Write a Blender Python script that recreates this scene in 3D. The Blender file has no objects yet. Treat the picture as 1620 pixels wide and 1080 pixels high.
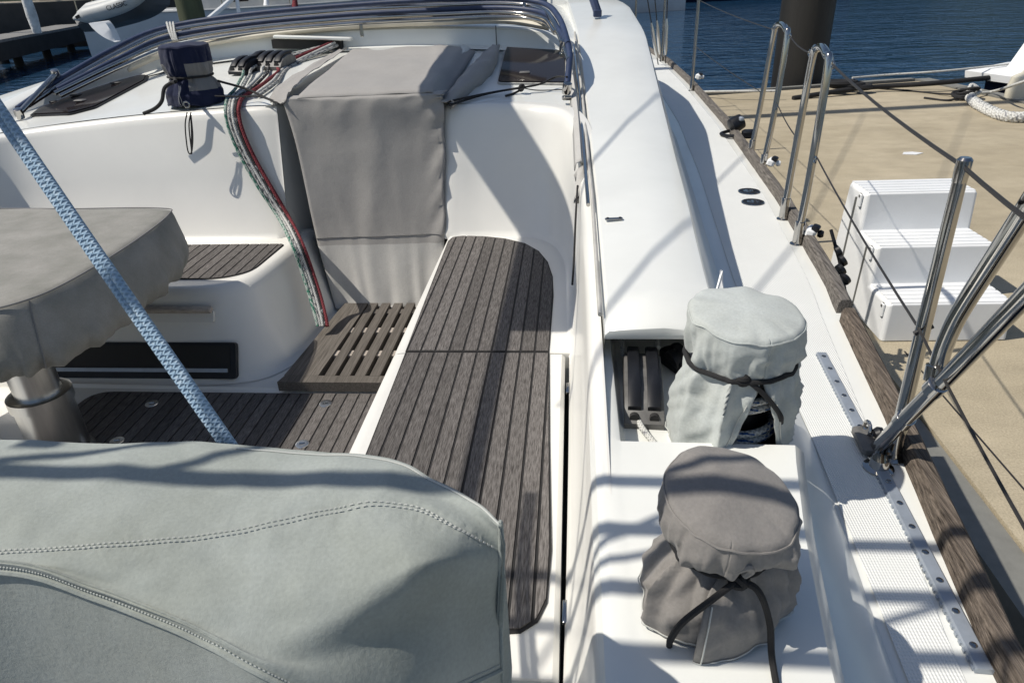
import bpy, bmesh, math, random
from mathutils import Vector as V, Matrix, noise

random.seed(7)
scene = bpy.context.scene
col = scene.collection
PI = math.pi

# ------------------------------------------------------------------ camera, sky, sun, exposure
W0, H0, FPX, EYE = 1620.0, 1080.0, 1100.0, 2.15
pt, yw, rl = math.radians(28.0), math.radians(5.6), math.radians(2.5)
FW = V((-math.sin(yw) * math.cos(pt), math.cos(yw) * math.cos(pt), -math.sin(pt)))
_r0 = V((math.cos(yw), math.sin(yw), 0)); _u0 = _r0.cross(FW)
RT = _r0 * math.cos(rl) - _u0 * math.sin(rl)
UP = _r0 * math.sin(rl) + _u0 * math.cos(rl)
CAM = V((0, 0, EYE))
cd = bpy.data.cameras.new("camera"); cam = bpy.data.objects.new("camera", cd); col.objects.link(cam)
cam.matrix_world = Matrix(((RT.x, UP.x, -FW.x, 0), (RT.y, UP.y, -FW.y, 0), (RT.z, UP.z, -FW.z, EYE), (0, 0, 0, 1)))
cd.sensor_width = 36; cd.lens = FPX / W0 * 36; cd.clip_start = 0.05; cd.clip_end = 2000
cd.dof.use_dof = True; cd.dof.focus_distance = 2.6; cd.dof.aperture_fstop = 22
scene.camera = cam

SUN = V((0.72, 0.12, -1.0)).normalized()          # the way the sunlight travels
world = bpy.data.worlds.new("World"); scene.world = world; world.use_nodes = True
wn = world.node_tree.nodes; wl = world.node_tree.links
sky = wn.new("ShaderNodeTexSky"); sky.sky_type = 'NISHITA'; sky.sun_disc = False
sky.sun_elevation = math.asin(-SUN.z); sky.sun_rotation = math.atan2(-SUN.x, -SUN.y)
wn["Background"].inputs[1].default_value = 0.086
wl.new(sky.outputs[0], wn["Background"].inputs[0])
sl = bpy.data.lights.new("sun", 'SUN'); sl.energy = 4.25; sl.angle = math.radians(0.55); sl.color = (1, 0.94, 0.845)
so = bpy.data.objects.new("sun", sl); col.objects.link(so)
so.rotation_euler = SUN.to_track_quat('-Z', 'Y').to_euler(); so.location = (-20, -4, 30)
vs = scene.view_settings; vs.view_transform = 'Standard'; vs.look = 'None'; vs.gamma = 1; vs.exposure = 0.04
vs.use_curve_mapping = False

# ------------------------------------------------------------------ from a sight line to a place on a known plane of the boat or the dock
def ray(px, py): return FW + RT * ((px - W0 / 2) / FPX) - UP * ((py - H0 / 2) / FPX)
def atz(px, py, z): d = ray(px, py); return CAM + d * ((z - EYE) / d.z)
def aty(px, py, y): d = ray(px, py); return CAM + d * (y / d.y)
def atx(px, py, x): d = ray(px, py); return CAM + d * (x / d.x)
def atd(px, py, t): return CAM + ray(px, py) * t

# ------------------------------------------------------------------ materials
def material(name, base, rough=0.5, metal=0.0, vary=None, bump=None, coat=0.0, spec=0.5, stretch=(1, 1, 1), rnd=0.0, second=None, sheen=0.0):
    m = bpy.data.materials.new(name); m.use_nodes = True
    n = m.node_tree.nodes; l = m.node_tree.links; b = n["Principled BSDF"]
    b.inputs["Base Color"].default_value = (*base, 1); b.inputs["Roughness"].default_value = rough
    b.inputs["Metallic"].default_value = metal; b.inputs["Specular IOR Level"].default_value = spec
    b.inputs["Coat Weight"].default_value = coat; b.inputs["Coat Roughness"].default_value = 0.08
    if sheen: b.inputs["Sheen Weight"].default_value = sheen
    tc = n.new("ShaderNodeTexCoord"); mp = n.new("ShaderNodeMapping"); mp.inputs["Scale"].default_value = stretch
    l.new(tc.outputs["Object"], mp.inputs[0])
    out = None
    if vary:
        sc, amt = vary
        nz = n.new("ShaderNodeTexNoise"); nz.inputs["Scale"].default_value = sc; nz.inputs["Detail"].default_value = 7; nz.inputs["Roughness"].default_value = 0.62
        l.new(mp.outputs[0], nz.inputs["Vector"])
        cr = n.new("ShaderNodeValToRGB"); cr.color_ramp.elements[0].position = 0.3; cr.color_ramp.elements[1].position = 0.7
        a = tuple(max(0, c * (1 - amt)) for c in base); z = second or tuple(min(1, c * (1 + amt)) for c in base)
        cr.color_ramp.elements[0].color = (*a, 1); cr.color_ramp.elements[1].color = (*z, 1)
        l.new(nz.outputs["Fac"], cr.inputs[0]); out = cr.outputs[0]
    if rnd:
        oi = n.new("ShaderNodeObjectInfo"); mr = n.new("ShaderNodeMapRange")
        mr.inputs["To Min"].default_value = 1 - rnd; mr.inputs["To Max"].default_value = 1 + rnd
        l.new(oi.outputs["Random"], mr.inputs["Value"])
        mx = n.new("ShaderNodeMix"); mx.data_type = 'RGBA'; mx.blend_type = 'MULTIPLY'; mx.inputs[0].default_value = 1
        if out: l.new(out, mx.inputs[6])
        else: mx.inputs[6].default_value = (*base, 1)
        l.new(mr.outputs[0], mx.inputs[7]); out = mx.outputs[2]
    if out: l.new(out, b.inputs["Base Color"])
    if bump:
        sc, st, dist = bump
        nb = n.new("ShaderNodeTexNoise"); nb.inputs["Scale"].default_value = sc; nb.inputs["Detail"].default_value = 5
        l.new(mp.outputs[0], nb.inputs["Vector"])
        bp = n.new("ShaderNodeBump"); bp.inputs["Strength"].default_value = st; bp.inputs["Distance"].default_value = dist
        l.new(nb.outputs["Fac"], bp.inputs["Height"]); l.new(bp.outputs[0], b.inputs["Normal"])
    return m

def nodes_of(m): return m.node_tree.nodes, m.node_tree.links, m.node_tree.nodes["Principled BSDF"]
def math_node(n, l, op, a, b=None):
    k = n.new("ShaderNodeMath"); k.operation = op
    for i, v in enumerate((a, b)):
        if v is None: continue
        if isinstance(v, (int, float)): k.inputs[i].default_value = v
        else: l.new(v, k.inputs[i])
    return k.outputs[0]

GEL = material("white_gelcoat", (0.775, 0.785, 0.75), 0.26, vary=(2.2, 0.05), coat=0.25, bump=(9, 0.05, 0.004))
GEL_IN = material("cockpit_gelcoat", (0.755, 0.745, 0.70), 0.33, vary=(1.6, 0.045), coat=0.2, bump=(7, 0.05, 0.004))
TEAK = material("weathered_teak", (0.070, 0.062, 0.058), 0.82, vary=(34, 0.45), second=(0.200, 0.186, 0.177), bump=(48, 0.7, 0.0022), stretch=(10, 0.8, 10), rnd=0.20, spec=0.25)
TEAK_G = material("grating_teak", (0.098, 0.086, 0.074), 0.8, vary=(24, 0.35), second=(0.165, 0.148, 0.130), bump=(48, 0.45, 0.002), stretch=(9, 0.3, 9), rnd=0.12, spec=0.25)
TEAK_PALE = material("bleached_and_lit_teak", (0.42, 0.37, 0.32), 0.85, vary=(30, 0.3), bump=(60, 0.4, 0.002), stretch=(1, 4, 4), spec=0.2)
RAILWOOD = material("grey_rail_teak", (0.105, 0.095, 0.086), 0.9, vary=(30, 0.6), second=(0.235, 0.215, 0.195), bump=(40, 0.8, 0.005), stretch=(6, 0.35, 6), spec=0.2)
CAULK = material("black_caulk", (0.018, 0.017, 0.017), 0.75)
STEEL = material("polished_steel", (0.44, 0.43, 0.41), 0.11, 1.0, vary=(14, 0.08))
STEEL_B = material("brushed_steel", (0.60, 0.60, 0.585), 0.30, 1.0, vary=(30, 0.15), stretch=(1, 1, 0.1))
ALU = material("anodised_alloy", (0.36, 0.40, 0.45), 0.40, 0.4, vary=(20, 0.12))
BLACK = material("black_plastic", (0.009, 0.010, 0.013), 0.42, vary=(12, 0.3), spec=0.35)
DGREY = material("dark_grey_plastic", (0.13, 0.127, 0.122), 0.55, vary=(30, 0.25), bump=(90, 0.2, 0.002))
WHITEP = material("white_plastic", (0.80, 0.81, 0.81), 0.40, vary=(3, 0.05), bump=(60, 0.08, 0.002))
NAVYTUBE = material("navy_sleeve", (0.020, 0.035, 0.085), 0.5, vary=(20, 0.25))
CORD = material("black_cord", (0.012, 0.012, 0.013), 0.8, bump=(600, 0.6, 0.002))
WIRE = material("lifeline_wire", (0.035, 0.033, 0.032), 0.5, 0.3)
GLASS = material("smoked_acrylic", (0.020, 0.016, 0.017), 0.07, spec=0.12)
DARK = material("interior_shade", (0.012, 0.011, 0.010), 0.6)  # near-black for slots and openings; their inner shade is in this colour
GREYRUB = material("grey_rubber_fender", (0.185, 0.185, 0.170), 0.75, vary=(16, 0.12), bump=(60, 0.2, 0.003))
TRACKG = material("aged_vinyl_track", (0.44, 0.43, 0.40), 0.6, vary=(30, 0.25), stretch=(1, 0.2, 1))
CREAM = material("cream_awning_edge", (0.58, 0.54, 0.45), 0.7, vary=(6, 0.15))
STITCH = material("pale_thread", (0.52, 0.53, 0.50), 0.9); STITCH_D = material("dull_thread", (0.45, 0.47, 0.445), 0.9)

def canvas(name, base, amt=0.1, dirt=None, blot=3.2):
    m = material(name, base, 0.88, spec=0.2, sheen=0.15)
    n, l, b = nodes_of(m)
    tc = n.new("ShaderNodeTexCoord")
    a = n.new("ShaderNodeTexNoise"); a.inputs["Scale"].default_value = blot; a.inputs["Detail"].default_value = 8; a.inputs["Roughness"].default_value = 0.6
    l.new(tc.outputs["Object"], a.inputs["Vector"])
    cr = n.new("ShaderNodeValToRGB"); e = cr.color_ramp.elements
    e[0].position = 0.30; e[1].position = 0.66
    e[0].color = (*(dirt or tuple(c * (1 - amt) for c in base)), 1); e[1].color = (*tuple(min(1, c * (1 + amt * 0.5)) for c in base), 1)
    l.new(a.outputs["Fac"], cr.inputs[0])
    w = n.new("ShaderNodeTexNoise"); w.inputs["Scale"].default_value = 900; w.inputs["Detail"].default_value = 2
    c2 = n.new("ShaderNodeTexNoise"); c2.inputs["Scale"].default_value = 26; c2.inputs["Detail"].default_value = 6
    l.new(tc.outputs["Object"], w.inputs["Vector"]); l.new(tc.outputs["Object"], c2.inputs["Vector"])
    g3 = n.new("ShaderNodeTexNoise"); g3.inputs["Scale"].default_value = 210; g3.inputs["Detail"].default_value = 3; l.new(tc.outputs["Object"], g3.inputs["Vector"])
    s = math_node(n, l, 'ADD', math_node(n, l, 'ADD', math_node(n, l, 'MULTIPLY', w.outputs["Fac"], 0.25), c2.outputs["Fac"]), math_node(n, l, 'MULTIPLY', g3.outputs["Fac"], 0.35))
    gm = n.new("ShaderNodeMapRange"); gm.inputs["From Min"].default_value = 0.3; gm.inputs["From Max"].default_value = 0.7; gm.inputs["To Min"].default_value = 0.93; gm.inputs["To Max"].default_value = 1.06; l.new(g3.outputs["Fac"], gm.inputs["Value"])
    gx = n.new("ShaderNodeMix"); gx.data_type = 'RGBA'; gx.blend_type = 'MULTIPLY'; gx.inputs[0].default_value = 1; l.new(cr.outputs[0], gx.inputs[6]); l.new(gm.outputs[0], gx.inputs[7]); l.new(gx.outputs[2], b.inputs["Base Color"])
    bp = n.new("ShaderNodeBump"); bp.inputs["Strength"].default_value = 0.35; bp.inputs["Distance"].default_value = 0.004
    l.new(s, bp.inputs["Height"]); l.new(bp.outputs[0], b.inputs["Normal"])
    return m

CV_SAGE = canvas("sage_grey_canvas", (0.325, 0.352, 0.332), 0.10, (0.265, 0.285, 0.255), 5.0)
CV_PALE = canvas("pale_grey_canvas", (0.47, 0.50, 0.485), 0.08, (0.42, 0.44, 0.41), 7.0)
CV_TAUPE = canvas("taupe_canvas", (0.235, 0.222, 0.208), 0.1, None, 6.0)
CV_DOOR = canvas("stone_grey_canvas", (0.335, 0.322, 0.305), 0.06, None, 5.0)
CV_DOOR2 = canvas("light_stone_canvas", (0.47, 0.46, 0.435), 0.06, None, 5.0)
CV_TABLE = canvas("mildewed_grey_canvas", (0.275, 0.265, 0.242), 0.2, (0.20, 0.198, 0.172), 6.0)
CV_NAVY = canvas("navy_canvas", (0.012, 0.017, 0.048), 0.15)
CV_GREY2 = canvas("mid_grey_canvas", (0.22, 0.215, 0.21), 0.1)

def rope_material(name, base, fleck=None, rep=1.6, fleck_at=0.62, gap_shade=0.45, strands=4):
    """braid from the tube's own length/round coordinates: two crossing sets of strands, and coloured tracer flecks"""
    m = material(name, base, 0.85, spec=0.15); n, l, b = nodes_of(m)
    uv = n.new("ShaderNodeUVMap"); sp = n.new("ShaderNodeSeparateXYZ"); l.new(uv.outputs[0], sp.inputs[0])
    u = math_node(n, l, 'MULTIPLY', sp.outputs[0], rep * 2 * PI); v = math_node(n, l, 'MULTIPLY', sp.outputs[1], strands * 2 * PI)
    s1 = math_node(n, l, 'SINE', math_node(n, l, 'ADD', u, v)); s2 = math_node(n, l, 'SINE', math_node(n, l, 'SUBTRACT', u, v))
    h = math_node(n, l, 'MAXIMUM', s1, s2)
    mr = n.new("ShaderNodeMapRange"); mr.inputs["From Min"].default_value = -0.6; mr.inputs["To Min"].default_value = gap_shade; mr.inputs["To Max"].default_value = 1.05  # gaps between strands darkened in the colour, as shade
    l.new(h, mr.inputs["Value"])
    mx = n.new("ShaderNodeMix"); mx.data_type = 'RGBA'; mx.blend_type = 'MULTIPLY'; mx.inputs[0].default_value = 1
    l.new(mr.outputs[0], mx.inputs[7]); mx.inputs[6].default_value = (*base, 1)
    if fleck:
        g = n.new("ShaderNodeMapping"); g.inputs["Scale"].default_value = (rep * 0.45, 5, 1); l.new(uv.outputs[0], g.inputs[0])
        nz = n.new("ShaderNodeTexNoise"); nz.inputs["Scale"].default_value = 1.0; nz.inputs["Detail"].default_value = 1; l.new(g.outputs[0], nz.inputs["Vector"])
        st = math_node(n, l, 'GREATER_THAN', nz.outputs["Fac"], fleck_at)
        f = n.new("ShaderNodeMix"); f.data_type = 'RGBA'; f.inputs[6].default_value = (*base, 1); f.inputs[7].default_value = (*fleck, 1)
        l.new(st, f.inputs[0]); l.new(f.outputs[2], mx.inputs[6])
    l.new(mx.outputs[2], b.inputs["Base Color"])
    bp = n.new("ShaderNodeBump"); bp.inputs["Strength"].default_value = 0.5; bp.inputs["Distance"].default_value = 0.002
    l.new(h, bp.inputs["Height"]); l.new(bp.outputs[0], b.inputs["Normal"])
    return m

RP_BLUE = rope_material("pale_blue_braid", (0.33, 0.46, 0.59), (0.45, 0.57, 0.68), 1.6, 0.60, 0.72, 3)
RP_WHITE = rope_material("white_braid", (0.60, 0.60, 0.57), (0.30, 0.30, 0.31), 1.6, 0.64, 0.65)
RP_GREY = rope_material("grey_fleck_braid", (0.48, 0.48, 0.46), (0.12, 0.12, 0.13), 1.6, 0.55, 0.6)
RP_BLACK = rope_material("charcoal_braid", (0.05, 0.05, 0.05), (0.35, 0.35, 0.35), 1.4, 0.62, 0.5)
RP_GREEN = rope_material("green_fleck_braid", (0.40, 0.46, 0.42), (0.06, 0.20, 0.14), 1.6, 0.52, 0.6)
RP_RED = rope_material("red_braid", (0.225, 0.05, 0.058), (0.12, 0.025, 0.03), 1.4, 0.62, 0.5)
RP_BLUEF = rope_material("blue_fleck_braid", (0.58, 0.58, 0.55), (0.03, 0.09, 0.24), 1.4, 0.60, 0.6)

def deck_nonskid():
    m = material("moulded_nonskid", (0.755, 0.765, 0.74), 0.5, vary=(3, 0.03)); n, l, b = nodes_of(m)
    tc = n.new("ShaderNodeTexCoord"); sp = n.new("ShaderNodeSeparateXYZ"); l.new(tc.outputs["Object"], sp.inputs[0])
    k = 2 * PI / 0.0115
    a = math_node(n, l, 'SINE', math_node(n, l, 'MULTIPLY', math_node(n, l, 'ADD', sp.outputs[0], math_node(n, l, 'MULTIPLY', sp.outputs[1], 0.8)), k))
    c = math_node(n, l, 'SINE', math_node(n, l, 'MULTIPLY', math_node(n, l, 'SUBTRACT', sp.outputs[0], math_node(n, l, 'MULTIPLY', sp.outputs[1], 0.8)), k))
    h = math_node(n, l, 'MULTIPLY', a, c)
    bp = n.new("ShaderNodeBump"); bp.inputs["Strength"].default_value = 0.42; bp.inputs["Distance"].default_value = 0.0022
    l.new(h, bp.inputs["Height"]); l.new(bp.outputs[0], b.inputs["Normal"]); return m
NONSKID = deck_nonskid()
for m_ in (GLASS,): m_.node_tree.nodes['Principled BSDF'].inputs['IOR'].default_value = 1.22

def dock_mat():
    m = material("brushed_tan_concrete", (0.385, 0.330, 0.232), 0.9, vary=(0.8, 0.12), second=(0.455, 0.396, 0.290), bump=(220, 0.5, 0.004), spec=0.2)
    n, l, b = nodes_of(m); tc = n.new("ShaderNodeTexCoord")
    f = n.new("ShaderNodeTexNoise"); f.inputs["Scale"].default_value = 130; f.inputs["Detail"].default_value = 4; l.new(tc.outputs["Object"], f.inputs["Vector"])
    g = n.new("ShaderNodeTexNoise"); g.inputs["Scale"].default_value = 5.0; g.inputs["Detail"].default_value = 6
    mp = n.new("ShaderNodeMapping"); mp.inputs["Scale"].default_value = (1.0, 1.6, 1); l.new(tc.outputs["Object"], mp.inputs[0]); l.new(mp.outputs[0], g.inputs["Vector"])
    src = b.inputs["Base Color"].links[0].from_socket
    mr = n.new("ShaderNodeMapRange"); mr.inputs["From Min"].default_value = 0.3; mr.inputs["From Max"].default_value = 0.7; mr.inputs["To Min"].default_value = 0.72; mr.inputs["To Max"].default_value = 1.24
    l.new(math_node(n, l, 'ADD', math_node(n, l, 'MULTIPLY', f.outputs["Fac"], 0.65), math_node(n, l, 'MULTIPLY', g.outputs["Fac"], 0.35)), mr.inputs["Value"])
    mx = n.new("ShaderNodeMix"); mx.data_type = 'RGBA'; mx.blend_type = 'MULTIPLY'; mx.inputs[0].default_value = 1
    l.new(src, mx.inputs[6]); l.new(mr.outputs[0], mx.inputs[7]); l.new(mx.outputs[2], b.inputs["Base Color"]); return m
DOCK = dock_mat()

def water_mat():
    m = material("harbour_water", (0.012, 0.042, 0.088), 0.05, spec=0.5); n, l, b = nodes_of(m)
    b.inputs["IOR"].default_value = 1.33
    tc = n.new("ShaderNodeTexCoord"); mp = n.new("ShaderNodeMapping"); mp.inputs["Scale"].default_value = (0.8, 1.5, 1); mp.inputs["Rotation"].default_value = (0, 0, 0.25)
    l.new(tc.outputs["Object"], mp.inputs[0])
    a = n.new("ShaderNodeTexNoise"); a.inputs["Scale"].default_value = 1.5; a.inputs["Detail"].default_value = 4; a.inputs["Roughness"].default_value = 0.55; a.inputs["Distortion"].default_value = 0.4
    c = n.new("ShaderNodeTexNoise"); c.inputs["Scale"].default_value = 0.35; c.inputs["Detail"].default_value = 2
    l.new(mp.outputs[0], a.inputs["Vector"]); l.new(mp.outputs[0], c.inputs["Vector"])
    h = math_node(n, l, 'ADD', a.outputs["Fac"], math_node(n, l, 'MULTIPLY', c.outputs["Fac"], 1.2))
    bp = n.new("ShaderNodeBump"); bp.inputs["Strength"].default_value = 0.9; bp.inputs["Distance"].default_value = 0.16
    l.new(h, bp.inputs["Height"]); l.new(bp.outputs[0], b.inputs["Normal"]); return m
WATER = water_mat()

# ------------------------------------------------------------------ mesh helpers (all vertices in scene metres)
class MB:
    def __init__(s): s.v = []; s.f = []; s.uv = {}; s.mi = []; s.cur = 0
    def face(s, idx, uv=None):
        if uv: s.uv[len(s.f)] = uv
        s.f.append(idx); s.mi.append(s.cur)
    def add(s, pts): i = len(s.v); s.v += [tuple(p) for p in pts]; return i
    def loft(s, rings, closed=False, cap0=False, cap1=False):
        n = len(rings[0]); base = [s.add(r) for r in rings]
        for a in range(len(rings) - 1):
            for k in range(n if closed else n - 1):
                k2 = (k + 1) % n
                s.face((base[a] + k, base[a] + k2, base[a + 1] + k2, base[a + 1] + k))
        if cap0: s.face(tuple(base[0] + k for k in reversed(range(n))))
        if cap1: s.face(tuple(base[-1] + k for k in range(n)))
        return s
    def grid(s, fn, nu, nv):
        return s.loft([[fn(i / (nu - 1), j / (nv - 1)) for j in range(nv)] for i in range(nu)])
    def prism(s, poly, z0, z1, zf=None):
        n = len(poly)
        a = s.add([(p[0], p[1], z0 + (zf(p) if zf else 0)) for p in poly]); b = s.add([(p[0], p[1], z1 + (zf(p) if zf else 0)) for p in poly])
        s.face(tuple(b + k for k in range(n))); s.face(tuple(a + k for k in reversed(range(n))))
        for k in range(n): s.face((a + k, a + (k + 1) % n, b + (k + 1) % n, b + k))
        return s
    def box(s, c, size, rot=None, ch=0.0):
        c = V(c); hx, hy, hz = (q / 2 for q in size); R = rot.to_3x3() if rot is not None else Matrix.Identity(3)
        if ch <= 0:
            p = [c + R @ V((x * hx, y * hy, z * hz)) for z in (-1, 1) for x, y in ((-1, -1), (1, -1), (1, 1), (-1, 1))]
            i = s.add(p)
            for f in ((3, 2, 1, 0), (4, 5, 6, 7), (0, 1, 5, 4), (1, 2, 6, 5), (2, 3, 7, 6), (3, 0, 4, 7)): s.face(tuple(i + k for k in f))
            return s
        rings = []
        for z, q in ((-hz, ch), (-hz + ch, 0), (hz - ch, 0), (hz, ch)):
            x, y, e = hx - q, hy - q, ch
            rings.append([c + R @ V(p) for p in ((-x + e, -y, z), (x - e, -y, z), (x, -y + e, z), (x, y - e, z), (x - e, y, z), (-x + e, y, z), (-x, y - e, z), (-x, -y + e, z))])
        return s.loft(rings, True, True, True)
    def tube(s, pts, r, n=10, cap=True, closed=False):
        pts = [V(p) for p in pts]; N = len(pts); rr = r if isinstance(r, (list, tuple)) else [r] * N
        t0 = None; rings = []; L = 0.0; Ls = []
        for i, p in enumerate(pts):
            a = pts[(i - 1) % N] if (i or closed) else p; b = pts[(i + 1) % N] if (i < N - 1 or closed) else p
            t = (b - a); t = t.normalized() if t.length > 1e-9 else V((0, 0, 1))
            if t0 is None:
                up = V((0, 0, 1)) if abs(t.z) < 0.9 else V((0, 1, 0)); nx = t.cross(up).normalized()
            else:
                nx = nx - t * nx.dot(t); nx = nx.normalized() if nx.length > 1e-6 else t.orthogonal().normalized()
            t0 = t; ny = t.cross(nx)
            if i: L += (p - pts[i - 1]).length
            Ls.append(L / max(1e-6, 2 * rr[i]))
            rings.append([p + nx * (rr[i] * math.cos(2 * PI * k / n)) + ny * (rr[i] * math.sin(2 * PI * k / n)) for k in range(n)])
        base = [s.add(q) for q in rings]; M = N if closed else N - 1
        for a in range(M):
            b2 = (a + 1) % N; La, Lb = Ls[a], (Ls[b2] if b2 else Ls[a] + 1)
            for k in range(n):
                k2 = (k + 1) % n
                s.face((base[a] + k, base[a] + k2, base[b2] + k2, base[b2] + k), ((La, k / n), (La, (k + 1) / n), (Lb, (k + 1) / n), (Lb, k / n)))
        if cap and not closed:
            s.face(tuple(base[0] + k for k in reversed(range(n)))); s.face(tuple(base[-1] + k for k in range(n)))
        return s
    def lathe(s, prof, c, n=28, axis=None, fn=None):
        """prof: (radius, height) pairs"""
        c = V(c); R = V((0, 0, 1)).rotation_difference(V(axis).normalized()).to_matrix() if axis is not None else Matrix.Identity(3)
        rings = [[c + R @ V((r * math.cos(2 * PI * k / n), r * math.sin(2 * PI * k / n), h)) for k in range(n)] for r, h in prof]
        return s.loft(rings, True, prof[0][0] > 1e-5, prof[-1][0] > 1e-5)
    def build(s, name, m, parent=None, smooth=True, sharp=38, mods=None):
        me = bpy.data.meshes.new(name); me.from_pydata(s.v, [], s.f)
        for q in (m if isinstance(m, (list, tuple)) else [m]): me.materials.append(q)
        if any(s.mi): me.polygons.foreach_set("material_index", s.mi)
        if s.uv:
            lay = me.uv_layers.new(name="UVMap")
            for i, p in enumerate(me.polygons):
                q = s.uv.get(i)
                if q:
                    for k, li in enumerate(p.loop_indices): lay.data[li].uv = q[k]
        bm = bmesh.new(); bm.from_mesh(me); bmesh.ops.remove_doubles(bm, verts=bm.verts, dist=1e-6); bmesh.ops.recalc_face_normals(bm, faces=bm.faces); bm.to_mesh(me); bm.free()
        if smooth:
            me.polygons.foreach_set("use_smooth", [True] * len(me.polygons)); me.set_sharp_from_angle(angle=math.radians(sharp))
        return link(name, me, parent)

def link(name, me, parent=None):
    o = bpy.data.objects.new(name, me); col.objects.link(o)
    if parent is not None:
        o.parent = parent
        if parent.type == 'EMPTY': o.matrix_parent_inverse = Matrix.Translation(-parent.location)
    return o
def tag(o, label, cat, group=None):
    o["label"] = label; o["category"] = cat
    if group: o["group"] = group
    return o
def thing(name, label, cat, loc, group=None):
    o = bpy.data.objects.new(name, None); col.objects.link(o); o.location = loc; o.empty_display_size = 0.1
    return tag(o, label, cat, group)
def struct(o): o["kind"] = "structure"; return o
def solidify(o, t):
    k = o.modifiers.new("thickness", 'SOLIDIFY'); k.thickness = t; k.offset = -1; return o

def spline(pts, n=8, closed=False):
    """Catmull-Rom through the points"""
    P = [V(p) for p in pts]; N = len(P); out = []
    for i in range(N if closed else N - 1):
        p1, p2 = P[i], P[(i + 1) % N]
        p0 = P[i - 1] if (i or closed) else p1 * 2 - p2
        p3 = P[(i + 2) % N] if (i + 2 < N or closed) else p2 * 2 - p1
        for k in range(n):
            t = k / n
            out.append(0.5 * ((2 * p1) + (p2 - p0) * t + (2 * p0 - 5 * p1 + 4 * p2 - p3) * t * t + (3 * p1 - p0 - 3 * p2 + p3) * t ** 3))
    if not closed: out.append(P[-1])
    return out
def interp(tab, x):
    if x <= tab[0][0]: return tab[0][1]
    for (a, b), (c, d) in zip(tab, tab[1:]):
        if x <= c: return b + (d - b) * (x - a) / (c - a)
    return tab[-1][1]
def sst(a, b, x): t = max(0, min(1, (x - a) / (b - a))); return t * t * (3 - 2 * t)
def nz(x, y, z=0.0): return noise.noise(V((x, y, z)))

def clip(poly, axis, lim, keep_less):
    out = []; n = len(poly)
    ins = lambda p: (p[axis] <= lim) if keep_less else (p[axis] >= lim)
    for i in range(n):
        a, b = poly[i], poly[(i + 1) % n]
        if ins(a): out.append(a)
        if ins(a) != ins(b):
            t = (lim - a[axis]) / (b[axis] - a[axis]); out.append((a[0] + (b[0] - a[0]) * t, a[1] + (b[1] - a[1]) * t))
    return out
def planks(poly, z, pitch, x0, parent, mat=TEAK, gap=0.0075, thick=0.008, name="plank", axis=0):
    lo = min(p[axis] for p in poly); hi = max(p[axis] for p in poly); k = math.floor((lo - x0) / pitch)
    while x0 + k * pitch < hi:
        a, b = x0 + k * pitch + gap / 2, x0 + (k + 1) * pitch - gap / 2
        q = clip(clip(poly, axis, a, False), axis, b, True)
        if len(q) >= 3 and max(p[0] for p in q) - min(p[0] for p in q) > 0.004 and max(p[1] for p in q) - min(p[1] for p in q) > 0.01:
            MB().prism(q, z - thick, z + random.uniform(-0.0004, 0.0004)).build(name, mat, parent, smooth=False)
        k += 1
def round_poly(pts, rad, n=5):
    """plan outline with rounded corners; rad one number or one per corner"""
    N = len(pts); out = []
    for i in range(N):
        p, a, b = V((*pts[i], 0)), V((*pts[i - 1], 0)), V((*pts[(i + 1) % N], 0)); r = rad[i] if isinstance(rad, (list, tuple)) else rad
        if r <= 0: out.append((p.x, p.y)); continue
        r1 = min(r, (a - p).length * 0.49, (b - p).length * 0.49); s, e = p + (a - p).normalized() * r1, p + (b - p).normalized() * r1
        for k in range(n + 1):
            t = k / n; q = s * (1 - t) ** 2 + p * 2 * t * (1 - t) + e * t * t; out.append((q.x, q.y))
    return out

# ------------------------------------------------------------------ water
MB().grid(lambda u, v: V((-300 + 600 * u, -80 + 560 * v, 0)), 3, 3).build("water", WATER)["kind"] = "structure"

# ------------------------------------------------------------------ concrete dock
SEAT, SOLE, DECK, DZ = 0.97, 0.60, 1.085, 0.50
dock_out = [(1.41, -3.0), (1.41, 9.0), (1.75, 10.4), (5.05, 11.2), (5.75, 7.4), (6.0, -3.0)]
b = MB(); b.prism(dock_out, -0.25, DZ - 0.0)
dock = struct(b.build("dock", DOCK, smooth=False))
MB().prism([(1.27, -3.0), (1.27, 9.05), (1.405, 9.05), (1.405, -3.0)], 0.1, DZ - 0.012).build("dock_edge_rail", GREYRUB, dock, smooth=False)
def strip(p, q, w, z0, z1):
    p, q = V((*p, 0)), V((*q, 0)); t = (q - p).normalized(); s = V((-t.y, t.x, 0)) * w
    return [tuple((p - t * 0)[:2]), tuple(q[:2]), tuple((q - s)[:2]), tuple((p - s)[:2])]
MB().prism([(5.0, 11.3), (5.06, 11.2), (5.765, 7.4), (6.02, -3), (6.2, -3), (5.95, 7.5), (5.25, 11.35)], 0.1, DZ + 0.02).build("dock_edge_rail", GREYRUB, dock, smooth=False)
MB().prism([(1.70, 10.47), (1.745, 10.415), (5.0, 11.22), (4.96, 11.34)], 0.1, DZ + 0.035).build("dock_edge_rail", GREYRUB, dock, smooth=False)
for xj in (1.56, ):
    MB().prism([(xj - 0.004, -3), (xj + 0.004, -3), (xj + 0.004, 3.0), (xj - 0.004, 3.0)], DZ - 0.01, DZ + 0.0012).build("joint", CAULK, dock, smooth=False)

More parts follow.
